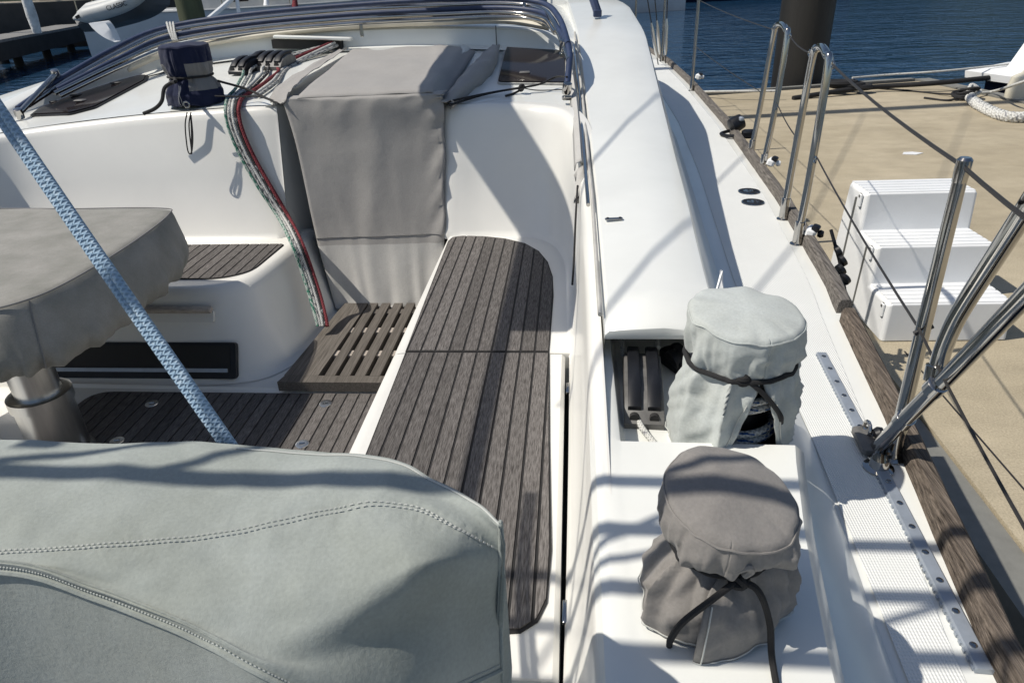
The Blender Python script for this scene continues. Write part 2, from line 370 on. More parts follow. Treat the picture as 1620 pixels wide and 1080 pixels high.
# ------------------------------------------------------------------ the sailing yacht
boat = thing("sailboat", "white sailing yacht with teak cockpit, seen forward from its helm", "sailboat", (-1.6, 3.0, 0.0))
RAIL = [(-1.5, 0.60), (0.0, 0.665), (0.83, 0.72), (1.16, 0.77), (1.53, 0.825), (2.16, 0.905), (2.42, 0.945), (3.46, 1.035), (5.4, 1.13), (7.5, 1.17), (9.22, 1.16), (11.5, 1.0), (14, 0.55), (17, -0.6), (18.2, -1.55)]
def rail_x(y): return interp(RAIL, y)
ys = [-1.5 + 0.4 * i for i in range(50)]
# hull: half breadth mirrored about the centre line at x = -1.6
CL = -1.6
rings = []
for y in ys:
    x = rail_x(y); h = x - CL
    prof = [(h, DECK - 0.01), (h * 0.99, 0.6), (h * 0.95, 0.15), (h * 0.8, -0.2), (0.02, -0.6)]
    rings.append([V((CL + a, y, z)) for a, z in prof] + [V((CL - a, y, z)) for a, z in reversed(prof)])
MB().loft(rings, cap0=True).build("hull", GEL, boat)
# starboard and port side decks
def side_deck(sg):
    rr = []
    for y in ys:
        xo = rail_x(y); xi = min(0.42 + 0.02 * y, xo - 0.1) if y < 9 else min(0.3, xo - 0.3)
        rr.append([V((CL + sg * (xi - CL + (xo - xi) * k / 4), y, DECK + 0.006)) for k in range(5)])
    MB().loft(rr).build("side_deck", GEL, boat)
side_deck(1); side_deck(-1)
# moulded non-skid panel on the starboard side deck, a few mm proud, with its plain margin
rr = []
for i in range(60):
    y = 0.1 + i * 0.16
    xo = rail_x(y) - interp([(0, 0.075), (2.5, 0.075), (4, 0.07), (9, 0.08)], y); xi = max(0.50, interp([(0, 0.50), (1.5, 0.60), (2.4, 0.60), (4, 0.72), (5.5, 0.80), (9, 0.85)], y))
    rr.append([V((xi + (xo - xi) * k / 3, y, DECK + 0.0095)) for k in range(4)])
MB().loft(rr).build("nonskid_panel", NONSKID, boat)

# toe rail in two lengths with the gap between them
def toe_rail(y0, y1, mat):
    n = max(6, int((y1 - y0) / 0.07)); rings = []
    for i in range(n + 1):
        y = y0 + (y1 - y0) * i / n; x = rail_x(y); w = 0.024 + 0.002 * nz(y * 6, 1); h = 0.055 + 0.003 * nz(y * 5, 4)
        t = 0.002 * nz(y * 9, 8)
        rings.append([V((x - w + t, y, DECK - 0.004)), V((x - w + 0.002 + t, y, DECK + h - 0.014)), V((x - w + 0.011, y, DECK + h)), V((x + w - 0.010, y, DECK + h)), V((x + w, y, DECK + h - 0.012 + t)), V((x + w + 0.002, y, DECK - 0.03))])
    return MB().loft(rings, True, True, True).build("toe_rail", mat, boat)
RAILBROWN = material("worn_brown_rail_teak", (0.068, 0.054, 0.044), 0.92, vary=(30, 0.65), second=(0.225, 0.185, 0.15), bump=(42, 0.9, 0.006), stretch=(6, 0.3, 6), spec=0.2)
toe_rail(-1.2, 2.13, RAILBROWN)["label"] = "aft length of toe rail, worn brown teak"
toe_rail(2.19, 9.0, RAILWOOD)["label"] = "forward length of toe rail, grey teak"
toe_rail(9.02, 14.0, RAILWOOD)

# cabin top (gently cambered, rising forward) and the step the folded sprayhood lies on
def ctz(x, y): return 1.592 + (y - 3.56) * 0.1 - 0.034 * (x + 1.3) ** 2
b = MB(); b.grid(lambda u, v: V((-3.45 + 3.53 * v, 3.60 + 1.42 * u, ctz(-3.45 + 3.53 * v, 3.60 + 1.42 * u))), 10, 24); b.build("cabin_top", GEL, boat)
def sill_y(x): return 4.92 - 0.11 * max(0, (-2.3 - x)) ** 1.6 * 1.2
def stepz(x): return ctz(x, 4.9) + 0.125
sp_ = spline([(-3.24, 3.62, 0), (-3.20, 4.0, 0), (-3.11, 4.38, 0), (-2.93, 4.68, 0), (-2.6, 4.86, 0), (-2.2, 4.92, 0), (-1.6, 4.93, 0), (-1.0, 4.92, 0), (-0.5, 4.91, 0), (-0.1, 4.88, 0), (0.015, 4.86, 0)], 6)
rings = []
for i, p in enumerate(sp_):
    t = (sp_[min(i + 1, len(sp_) - 1)] - sp_[max(i - 1, 0)]).normalized(); o = V((t.y, -t.x, 0)); x, y = p.x, p.y
    z0 = ctz(x, y); h = interp([(3.6, 0.035), (4.2, 0.09), (4.7, 0.125)], y) - 0.05 * sst(-0.25, 0.0, x); z1 = z0 + h
    top_z = lambda k: z1 + k
    q = [p + o * 0.10 + V((0, 0, z0 + 0.003)), p + o * 0.025 + V((0, 0, z0 + 0.010)), p + o * 0.005 + V((0, 0, z0 + 0.02)), p - o * 0.018 + V((0, 0, z1 - 0.012)), p - o * 0.035 + V((0, 0, z1)), p - o * 0.12 + V((0, 0, z1 + 0.006))]
    for dy, k in ((0.9, 0.05), (2.2, 0.07), (4.0, -0.05)): q.append(V((x, y + dy, z1 + k)))
    rings.append(q)
MB().loft(rings).build("coachroof", GEL, boat)

# long fairing (coaming) each side: starboard inner/outer edges and top height along the boat
HL = [(1.5, 0.082), (2.4, 0.080), (3.6, 0.062), (5.2, 0.02), (7, -0.06), (9, -0.3)]
HR = [(1.5, 0.372), (2.0, 0.390), (2.4, 0.410), (3.67, 0.452), (5.0, 0.485), (6.3, 0.47), (7.4, 0.36), (9, 0.02)]
HZ = [(1.5, 1.352), (2.1, 1.405), (2.8, 1.468), (3.6, 1.560), (4.4, 1.675), (5.2, 1.785), (6.6, 1.89), (7.6, 1.92), (9, 1.88)]
HZP = [(1.5, 1.33), (2.8, 1.45), (4.0, 1.56), (5.2, 1.63), (6.6, 1.68), (9, 1.62)]
def fairing(sg, y0, y1):
    n = 44; rings = []
    for i in range(n + 1):
        y = y0 + (y1 - y0) * i / n; l, r, z = interp(HL, y), interp(HR, y), interp(HZ if sg > 0 else HZP, y); bo = r + interp([(1.5, 0.10), (3, 0.15), (5, 0.22), (8, 0.3)], y)
        p = [(l, z - 0.14), (l, z - 0.012), (l + 0.012, z), (l + (r - l) * 0.5, z + 0.008), (r - 0.045, z - 0.004), (r - 0.012, z - 0.014), (r, z - 0.034), (r + 0.018, z - 0.09), (bo - 0.02, DECK + 0.03), (bo + 0.01, DECK + 0.006)]
        rings.append([V((CL + sg * (a - CL), y, q)) for a, q in p])
    # rounded aft end
    zb = rings[0][2].z - 0.036
    e = [[V((p.x, y0 + 0.02, min(p.z, zb))) for p in rings[0]], [V((p.x, y0 - 0.012, min(p.z, zb))) for p in rings[0]], [V((p.x, y0 - 0.016, min(p.z, zb + 0.010))) for p in rings[0]], [V((p.x, y0 - 0.014, p.z - 0.012)) for p in rings[0]]] if sg > 0 else []
    return MB().loft(e + rings, cap0=False).build("coaming", GEL, boat)
fairing(1, 1.575, 9.0); fairing(-1, 1.575, 9.0)
# starboard inner wall and bulkhead: base line, top line, then over the rounded edge on to the cabin top
base = [(-0.655, 3.52), (-0.655, 3.37), (-0.45, 3.372), (-0.22, 3.352), (-0.085, 3.24), (-0.022, 3.02), (-0.006, 2.7), (0.0, 2.13), (0.0, 1.5), (-0.005, 0.9), (-0.02, 0.2)]
top = [(-0.648, 3.74, 1.585), (-0.648, 3.575, 1.568), (-0.45, 3.572, 1.568), (-0.20, 3.545, 1.56), (-0.055, 3.42, 1.55), (0.004, 3.16, 1.505), (0.026, 2.8, 1.435), (0.038, 2.2, 1.378), (0.042, 1.575, 1.30), (0.040, 1.0, 1.262), (0.030, 0.2, 1.255)]
bs = spline([(x, y, SEAT - 0.01) for x, y in base], 6); ts = spline(top, 6); rings = []
for i, (p, q) in enumerate(zip(bs, ts)):
    t = (bs[min(i + 1, len(bs) - 1)] - bs[max(i - 1, 0)]).normalized(); o = V((-t.y, t.x, 0))   # outward from the cockpit
    if o.dot(V((0.3, 0.5, 0))) < 0 and i > 8: o = -o
    f = 0.0 if i < 9 else (0.045 if i < 42 else 0.01)
    d = q - p
    rings.append([p - o * f - V((0, 0, 0.012)), p - o * f * 0.35 + V((0, 0, 0.006)), p + d * 0.05, p + d * 0.5 + o * 0.004, p + d * 0.90, p + d * 0.965 + o * 0.004, q + o * 0.016 + V((0, 0, 0.003)), q + o * 0.035 + V((0, 0, 0.006)), q + o * (0.085 if i < 44 else 0.03) + V((0, 0, 0.006))])
MB().loft(rings).build("cockpit_wall", GEL_IN, boat, sharp=60)

# aft coaming where the two winches stand, with the recess for the rope clutch
def coaming_ring(y, recess):
    ro = interp([(0.2, 0.34), (0.67, 0.385), (1.04, 0.44), (1.23, 0.485), (1.6, 0.50), (2.0, 0.5)], y); bo = interp([(0.2, 0.50), (0.8, 0.525), (1.47, 0.59), (2, 0.60)], y)
    zt = 1.262 + 0.008 * sst(0.4, 1.4, y); fl = 1.195 if recess else zt
    li = 0.050
    return [V((li - 0.012, y, zt - 0.02)), V((li - 0.002, y, zt - 0.003)), V((li + 0.014, y, zt + 0.003)), V((li + 0.042, y, zt)), V((li + 0.052, y, zt - 0.006 if recess else zt)), V((li + 0.056, y, zt - 0.02 if recess else zt)), V((li + 0.060, y, fl + 0.012 if recess else zt)), V((li + 0.072, y, fl)), V((0.3, y, fl - 0.002)), V((ro - 0.02, y, fl - 0.004 if not recess else fl - 0.002)), V((ro, y, (fl if recess else zt) - 0.022)), V((ro + 0.02, y, 1.16)), V((bo - 0.015, y, DECK + 0.035)), V((bo + 0.008, y, DECK + 0.008))]
rings = [coaming_ring(y, False) for y in (0.1, 0.4, 0.7, 0.95, 1.15, 1.205)] + [coaming_ring(y, True) for y in (1.222, 1.3, 1.45, 1.6, 1.75, 1.95)]
MB().loft(rings).build("winch_plinth", GEL, boat)
# back of the line slot, painted near-black for the shade inside
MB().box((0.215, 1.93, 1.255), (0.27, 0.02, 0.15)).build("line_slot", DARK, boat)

# sail track seam along the fairing's inner edge and the sprayhood bolt-rope track
p = [V((interp(HL, y) - 0.010, y, interp(HZ, y) + 0.001)) for y in [1.62 + 0.12 * i for i in range(30)]]
MB()  .tube(p, 0.0065, 8).build("awning_track", TRACKG, boat)
p = [V((interp(HL, y) - 0.026, y, interp(HZ, y) + 0.001)) for y in [2.35 + 0.1 * i for i in range(25)]]
MB().tube(p, 0.007, 8).build("awning_track", STEEL, boat)
p = spline([V((interp(HL, y) - 0.044 - 0.012 * max(0, y - 3.3), y, interp(HZ, y) + 0.006 + dz)) for y, dz in ((2.78, 0), (3.1, 0.005), (3.5, 0.01), (3.9, 0.005), (4.4, -0.005), (4.7, 0.0))], 6)
b = MB(); b.loft([[q + V((-0.024, 0, -0.035)), q + V((-0.018, 0, -0.004)), q + V((0.004, 0, 0.006)), q + V((0.014, 0, -0.006))] for q in p]); solidify(b.build("awning_flap", CV_DOOR2, boat), 0.004)
# flap of canvas hanging off the track
b = MB(); q0 = V((0.045, 2.78, 1.46))
b.loft([[q0 + V((0, -0.03 * k, -0.014 * k)), q0 + V((-0.025 - 0.004 * k, -0.03 * k - 0.01, -0.012 - 0.026 * k)), q0 + V((-0.04 + 0.008 * k, -0.02 - 0.03 * k, -0.035 - 0.020 * k))] for k in range(5)])
solidify(b.build("awning_flap", CV_DOOR2, boat), 0.003)
MB().tube(spline([(0.02, 2.7, 1.40), (0.012, 2.58, 1.30), (0.006, 2.5, 1.16), (0.0, 2.44, 1.09)], 6), 0.004, 6).build("awning_cord", CORD, boat)

# small pad eye on the fairing
pe = MB().box((0.135, 2.21, 1.424), (0.058, 0.016, 0.006), Matrix.Rotation(0.09, 3, 'Z'), 0.002).build("pad_eye", STEEL, boat)
for dx in (-0.02, 0.02): MB().lathe([(0.0045, 0.0), (0.0045, 0.002), (0, 0.003)], (0.135 + dx, 2.21 + dx * .09, 1.427), 10).build("bolt", BLACK, pe)
# fin behind the winch
fa, f1_, f2_, f3_ = atd(1141, 428, 1.86), atd(1119, 474, 1.80), atd(1163, 470, 1.80), atd(1150, 450, 2.0)
MB().loft([[fa + V((0.004, 0, 0)), fa + V((0, 0.004, 0)), fa - V((0.004, 0, 0))], [f1_ + V((0, 0, -0.1)), f2_ + V((0, 0, -0.1)), f3_ + V((0, 0, -0.12))]], True, True, True).build("spray_fin", WHITEP, boat)

# ---------------------------------------------------------------- cockpit furniture
# starboard bench: fixed forward part
e = 0.035
def bench_body(y0, y1, right, name):
    rings = []
    for y in (y0, y0 + 0.003, y1 - 0.003, y1):
        k = 0.003 if y in (y0, y1) else 0.0
        rings.append([V((-0.622, y, SOLE - 0.03)), V((-0.625, y, SEAT - 0.06)), V((-0.636 + k, y, SEAT - 0.03)), V((-0.634 + k, y, SEAT - 0.016)), V((-0.624 + k, y, SEAT - 0.008 - k)), V((-0.60, y, SEAT - 0.0065 - k)), V((right - 0.012, y, SEAT - 0.0065 - k)), V((right, y, SEAT - 0.018 - k)), V((right, y, SEAT - 0.16))])
    return MB().loft(rings, True, True, True).build(name, GEL_IN, boat)
bf = bench_body(2.136, 3.50, 0.03, "bench_seat"); ba = bench_body(0.86, 2.129, -0.024, "bench_lid")
fo = [(-0.592, 2.142), (-0.082, 2.142), (-0.080, 2.62), (-0.090, 2.82), (-0.118, 2.99), (-0.165, 3.13), (-0.235, 3.235), (-0.335, 3.305), (-0.45, 3.342), (-0.56, 3.352), (-0.606, 3.335), (-0.618, 3.28), (-0.606, 2.80)]
ao = [(-0.588, 2.124), (-0.56, 0.99), (-0.16, 0.965), (-0.105, 0.972), (-0.072, 1.0), (-0.055, 1.05), (-0.052, 1.2), (-0.066, 1.6), (-0.080, 2.124)]
def grow(poly, d):
    cx = sum(p[0] for p in poly) / len(poly); cy = sum(p[1] for p in poly) / len(poly); out = []
    for x, y in poly: r = math.hypot(x - cx, y - cy); out.append((x + (x - cx) / r * d, y + (y - cy) / r * d))
    return out
for par, poly in ((bf, fo), (ba, ao)):
    bed = MB().prism([(x + 0.0, y) for x, y in grow(poly, 0.009)] if par is ba else grow(poly, 0.006), SEAT - 0.010, SEAT - 0.003).build("teak_bed", CAULK, boat, smooth=False)
    planks(poly, SEAT, 0.0508, -0.588, bed)
# narrow gap beside the lid, its shade a dark strip, with its two hinges
MB().box((-0.012, 1.3, SEAT - 0.16), (0.024, 1.7, 0.02)).build("lid_gap_shade", DARK, boat)
for y in (1.92, 1.03): MB().box((-0.012, y, SEAT - 0.018), (0.014, 0.06, 0.012), None, 0.002).build("hinge", STEEL, boat)

# sole
MB().prism([(-3.4, 0.0), (-0.62, 0.0), (-0.62, 2.455), (-3.4, 2.455)], SOLE - 0.06, SOLE - 0.0065).build("cockpit_sole", GEL_IN, boat, smooth=False)
MB().loft([[V((-3.4, 2.33, SOLE - 0.006)), V((-1.2, 2.4, SOLE - 0.006)), V((-0.62, 2.4, SOLE - 0.006))], [V((-3.4, 2.47, SOLE - 0.003)), V((-1.2, 2.455, SOLE - 0.003)), V((-0.62, 2.455, SOLE - 0.003))], [V((-3.4, 2.49, SOLE + 0.02)), V((-1.2, 2.462, SOLE + 0.004)), V((-0.62, 2.462, SOLE + 0.004))]]).build("sole_cove", GEL_IN, boat)
so_p = round_poly([(-2.09, 0.4), (-0.64, 0.4), (-0.64, 2.43), (-2.09, 2.43)], [0, 0, 0, 0.10])
bed = MB().prism(grow(so_p, 0.005), SOLE - 0.012, SOLE - 0.003).build("teak_bed", CAULK, boat, smooth=False)
planks(so_p, SOLE, 0.0508, -0.64 - 0.0508 * 40, bed)
for px, py in ((240, 638), (185, 697), (515, 638), (478, 702)):
    c = atz(px, py, SOLE + 0.0005)
    r = MB().lathe([(0.012, 0.002), (0.022, 0.003), (0.026, 0.002), (0.027, 0.0)], c, 20).build("lift_ring", STEEL_B, boat)
    MB().lathe([(0.008, 0.0), (0.008, 0.0018)], c + V((0, 0, 0.0)), 12).build("ring_hole", BLACK, r)
    MB().tube([c + V((-0.01, -0.002, 0.003)), c + V((0.01, 0.003, 0.003))], 0.0028, 6).build("ring_bar", STEEL, r)

# grating at the foot of the companionway
MB().prism([(-3.4, 2.4551), (-1.236, 2.4551), (-1.236, 3.4), (-3.4, 3.4)], SOLE - 0.06, SOLE - 0.007).build('cockpit_sole', GEL_IN, boat, smooth=False)
GZ = 0.655
MB().box((-0.95, 2.83, SOLE - 0.11), (0.75, 0.80, 0.02)).build("grating_well", DARK, boat)  # dark sheet under the slats; the well's shade is in its colour
gr = MB().prism([(-1.245, 2.43), (-0.64, 2.43), (-0.64, 2.485), (-1.23, 2.485)], GZ - 0.045, GZ).build("grating", TEAK_G, boat, smooth=False)
xs = -1.215
MB().prism([(-1.235, 2.487), (-1.085, 2.487), (-1.06, 3.22), (-1.185, 3.22)], GZ - 0.035, GZ - 0.0005).build("slat", TEAK_G, gr, smooth=False)
x = -1.055
while x < -0.66:
    MB().prism([(x - 0.0005, 2.487), (x + 0.044, 2.487), (x + 0.048, 3.22), (x + 0.004, 3.22)], GZ - 0.035, GZ - random.uniform(0, 0.001)).build("slat", TEAK_G, gr, smooth=False)
    x += 0.0655
for y in (2.70, 2.93, 3.14): MB().box((-0.87, y, GZ - 0.024), (0.45, 0.048, 0.030)).build("cross_slat", TEAK_PALE if y < 3.1 else TEAK_G, gr, smooth=False)  # nearer cross slats pale like lit pieces; the light is in their colour

# port forward bench block: plan path swept from sole to top
def path(pts, n=6): return spline([(x, y, 0) for x, y in pts], n)
pb = path([(-3.3, 2.52), (-2.6, 2.52), (-1.75, 2.52), (-1.52, 2.535), (-1.38, 2.58), (-1.30, 2.70), (-1.262, 2.9), (-1.235, 3.22), (-1.235, 3.5)])
pt_ = path([(-3.3, 2.70), (-2.6, 2.70), (-1.85, 2.70), (-1.64, 2.71), (-1.52, 2.75), (-1.455, 2.83), (-1.425, 2.98), (-1.395, 3.3), (-1.39, 3.5)])
rings = []
for i, (p, q) in enumerate(zip(pb, pt_)):
    t = (pt_[min(i + 1, len(pt_) - 1)] - pt_[max(i - 1, 0)]).normalized(); o = V((t.y, -t.x, 0))   # outward
    P0, P1 = p + V((0, 0, SOLE - 0.004)), q + V((0, 0, SEAT))
    d = P1 - P0
    rings.append([P0 + o * 0.03, P0 + o * 0.006 + V((0, 0, 0.008)), P0 + d * 0.06, P0 + d * 0.5, P0 + d * 0.86, P0 + d * 0.93 + o * 0.002, P1 - V((0, 0, 0.010)) - o * 0.006, P1 - V((0, 0, 0.003)) - o * 0.02, P1 - V((0, 0, 0.0065)) - o * 0.06, V((min(P1.x - 0.08, -1.5), 3.42, SEAT - 0.0065))])
MB().loft(rings).build("port_bench", GEL_IN, boat, sharp=60)
pp = round_poly([(-3.2, 2.815), (-1.60, 2.815), (-1.485, 2.90), (-1.465, 3.26), (-3.2, 3.27)], [0, 0.10, 0.08, 0.02, 0])
bed = MB().prism(grow(pp, 0.004), SEAT - 0.010, SEAT - 0.003).build("teak_bed", CAULK, boat, smooth=False)
sh = [(x + 0.0 * y, y) for x, y in pp]
planks(sh, SEAT, 0.052, -1.49 - 0.052 * 40, bed)
# locker front: handle batten over its finger scoop, black opening with a grey bar
def face_pt(x, z):    # on the raked locker front
    t = (z - SOLE) / (SEAT - SOLE); return V((x, 2.52 + 0.18 * t, z))
fn = V((0, -0.37, 0.18)).normalized()
def face_panel(name, x0, x1, z0, z1, mat, d0, d1, rad, par=boat):
    o = round_poly([(x0, z0), (x1, z0), (x1, z1), (x0, z1)], rad)
    return MB().loft([[face_pt(a, c) + fn * d for a, c in o] for d in (d0, d1)], True, True, True).build(name, mat, par, smooth=False)
face_panel("locker_opening", -2.42, -1.475, 0.610, 0.755, BLACK, -0.02, 0.006, 0.016)
face_panel("opening_shade", -2.40, -1.50, 0.640, 0.742, DARK, 0.004, 0.0075, 0.006)  # dark panel on the face, coloured as the opening's inner shade
face_panel("opening_bar", -2.38, -1.51, 0.637, 0.652, ALU, 0.004, 0.014, 0.002)
MB().box(face_pt(-1.80, 0.885) + fn * 0.018, (0.45, 0.030, 0.026), Matrix.Rotation(0.4, 3, 'X'), 0.005).build("locker_handle", TEAK_PALE, boat)
scoop = material("scoop_shade_gelcoat", (0.70, 0.69, 0.65), 0.4)  # gelcoat darkened for the scoop's shade, on a flat panel
face_panel("finger_scoop", -2.1, -1.575, 0.835, 0.882, scoop, -0.01, 0.003, 0.012)

# port bulkhead with rounded companionway corner
bpth = [(-1.385, 3.75), (-1.388, 3.60), (-1.402, 3.55), (-1.478, 3.40), (-1.502, 3.376), (-1.7, 3.362), (-2.2, 3.36), (-2.75, 3.35), (-3.0, 3.28), (-3.15, 3.1), (-3.2, 2.7), (-3.2, 1.6), (-3.2, 0.2)]
tpth = [(-1.42, 3.80), (-1.423, 3.74), (-1.435, 3.71), (-1.494, 3.60), (-1.522, 3.576), (-1.7, 3.562), (-2.2, 3.56), (-2.72, 3.55), (-2.98, 3.48), (-3.14, 3.3), (-3.2, 2.9), (-3.22, 1.8), (-3.22, 0.2)]
bs = spline([(x, y, 0.50 if i < 3 else SEAT - 0.012) for i, (x, y) in enumerate(bpth)], 6)
ts = spline([(x, y, ctz(x, 3.56) - 0.004 if y > 3 else max(1.27, 1.47 - 0.1 * (3.2 - y))) for x, y in tpth], 6); rings = []
for i, (p, q) in enumerate(zip(bs, ts)):
    t = (bs[min(i + 1, len(bs) - 1)] - bs[max(i - 1, 0)]).normalized(); o = V((t.y, -t.x, 0))
    d = q - p; f = 0.04 if i > 24 else 0.0
    rings.append([p - o * f - V((0, 0, 0.01)), p - o * f * 0.3 + V((0, 0, 0.008)), p + d * 0.05, p + d * 0.5, p + d * 0.93, p + d * 0.975 + o * 0.004, q + o * 0.014 + V((0, 0, 0.002)), q + o * 0.03 + V((0, 0, 0.004)), q + o * 0.07 + V((0, 0, 0.004))])
MB().loft(rings).build("cockpit_wall", GEL_IN, boat, sharp=60)
# dark sheet behind the companionway cover, painting the shade inside
MB().box((-1.03, 3.70, 1.0), (0.86, 0.03, 1.15)).build("companionway_shade", DARK, boat)
MB().box((-1.03, 4.25, 1.66), (0.74, 1.2, 0.05), Matrix.Rotation(0.1, 3, 'X'), 0.02).build("sliding_hatch", GEL, boat)

# ---------------------------------------------------------------- hatches in the cabin top
def on_top(px, py, h=0.0):
    z = 1.62
    for _ in range(12): q = atz(px, py, z); z = ctz(q.x, q.y) + h
    return atz(px, py, z)
def hatch(pxs, r, tint, label, fm=BLACK):
    P = [on_top(*p) for p in pxs]; o = round_poly([(p.x, p.y) for p in P], r)
    lift = lambda q: ctz(q[0], q[1])
    fr = MB().prism(grow(o, 0.018), 0.001, 0.010, lift).build("cabin_hatch", fm, boat, smooth=False); fr["label"] = label
    MB().prism(o, 0.006, 0.016, lift).build("hatch_pane", tint, fr, smooth=False)
    return fr, P
f1, P1 = hatch([(788, 133), (800, 100), (820, 87), (893, 89), (893, 134)], [0.03, 0.1, 0.12, 0.05, 0.02], GLASS, "clear smoked hatch beside starboard sprayhood foot", TRACKG)
f2, P2 = hatch([(52, 184), (85, 158), (135, 142), (170, 128), (231, 122), (228, 130), (150, 172), (112, 182)], 0.02, GLASS, "long dark smoked port hatch")
for px, py in ((830, 115), (868, 103), (835, 95)):
    c = on_top(px, py, 0.02); MB().box(c, (0.06, 0.05, 0.012), None, 0.004).build("hatch_catch", WHITEP if px > 850 else DGREY, f1)
for px, py in ((183, 131), (120, 150), (127, 159), (80, 161)):
    c = on_top(px, py, 0.02); MB().box(c, (0.06, 0.05, 0.010), None, 0.004).build("hatch_catch", DGREY, f2)

# ---------------------------------------------------------------- folded sprayhood frame across the cabin top
def pathy(tab, n=6): return spline([aty(px, py, y) for px, py, y in tab], n)
tubes = [
 ([(28, 172, 3.9), (92, 128, 4.25), (180, 78, 4.7), (262, 44, 5.0), (400, 22, 5.12), (560, 8, 5.15), (700, 0, 5.1), (800, -2, 5.0), (860, 6, 4.85), (884, 28, 4.5), (896, 60, 4.1), (902, 88, 3.9)], 0.017, NAVYTUBE),
 ([(30, 176, 3.88), (95, 135, 4.22), (190, 83, 4.65), (268, 50, 4.93), (400, 30, 5.04), (560, 16, 5.08), (700, 9, 5.03), (800, 6, 4.95), (855, 14, 4.8), (876, 36, 4.45), (893, 75, 4.05), (900, 96, 3.85)], 0.016, STEEL),
 ([(90, 142, 4.15), (190, 92, 4.55), (268, 58, 4.86), (400, 37, 4.97), (560, 23, 5.0), (700, 16, 4.97), (800, 13, 4.9), (862, 22, 4.7), (884, 48, 4.3), (899, 70, 4.0)], 0.016, NAVYTUBE),
 ([(86, 148, 4.12), (190, 98, 4.5), (268, 66, 4.82), (400, 44, 4.93), (560, 30, 4.95), (700, 23, 4.92), (800, 20, 4.88), (858, 28, 4.7), (878, 52, 4.3)], 0.014, STEEL),
 ([(95, 152, 4.1), (195, 104, 4.47), (275, 73, 4.78), (400, 51, 4.9), (560, 37, 4.91), (700, 30, 4.89), (800, 27, 4.86), (850, 32, 4.75), (872, 44, 4.5)], 0.012, STEEL),
]
for tb, r, m in tubes: MB().tube(pathy(tb), r, 10).build("sprayhood_frame", m, boat)
# cream canvas edge still in its track under the tubes
p = pathy([(205, 110, 4.5), (280, 80, 4.82), (400, 58, 4.9), (560, 42, 4.92), (700, 36, 4.90), (800, 34, 4.87), (868, 44, 4.7)])
b = MB(); b.loft([[q + V((0, -0.012, -0.016)), q + V((0, -0.022, 0.004)), q + V((0, 0.0, 0.020)), q + V((0, 0.09, 0.024))] for q in p]); solidify(b.build("sprayhood_base", CREAM, boat), 0.006)
# feet and clamps
for px, py, y in ((897, 140, 3.66), (30, 180, 3.86), (892, 72, 4.06), (88, 118, 4.26)):
    c = aty(px, py, y); k = MB().lathe([(0.013, -0.03), (0.022, -0.026), (0.024, 0.0), (0.022, 0.026), (0.012, 0.03)], c, 14, (0.15, -0.3, 1)).build("frame_joint", STEEL, boat)
    MB().box(c + V((0, 0, -0.045)), (0.05, 0.04, 0.02), None, 0.004).build("foot", STEEL, k)
MB().tube([aty(902, 88, 3.9), aty(900, 110, 3.78), aty(897, 140, 3.66)], 0.0165, 12).build("sprayhood_frame", NAVYTUBE, boat)
MB().tube([aty(88, 118, 4.26), aty(60, 148, 4.0), aty(30, 180, 3.86)], 0.016, 12).build("sprayhood_frame", STEEL, boat)
# strap over the frame, and the clip on the step
for k in range(3):
    MB().tube(spline([aty(264 + 5 * k, 36, 5.0), aty(268 + 4 * k, 50, 4.85), aty(274 + 3 * k, 64, 4.80)], 5), 0.0075, 6).build("frame_lashing", RP_WHITE, boat)
MB().box(aty(572, 49, 4.86), (0.022, 0.02, 0.075), None, 0.004).build("clip", STEEL, boat)
MB().tube([aty(829, 6, 4.86), aty(829, 20, 4.84), aty(828, 34, 4.83)], 0.012, 8).build("frame_strap", STEEL, boat)
# navy strap end further up the coachroof
b = MB(); c0 = aty(945, 26, 5.6)
b.box(c0 + V((0, 0, 0.02)), (0.06, 0.09, 0.05), None, 0.006); b.tube([c0 + V((-0.06, 0.1, 0.19)), c0 + V((0, 0, 0.03))], 0.03, 8); b.build("strap_end", NAVYTUBE, boat)
# seam and raised trim on the step
MB().box(aty(785, 57, 4.895), (0.006, 0.01, 0.12)).build("step_seam", DGREY, boat)
# line exit in the step: hood, mouth as a dark box with its shade painted
c = aty(492, 72, 4.90)
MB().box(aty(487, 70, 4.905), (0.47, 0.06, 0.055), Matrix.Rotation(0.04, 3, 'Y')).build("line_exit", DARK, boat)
MB().box(aty(495, 60, 4.86), (0.52, 0.06, 0.02), Matrix.Rotation(0.06, 3, 'Y'), 0.006).build("line_hood", GEL, boat)

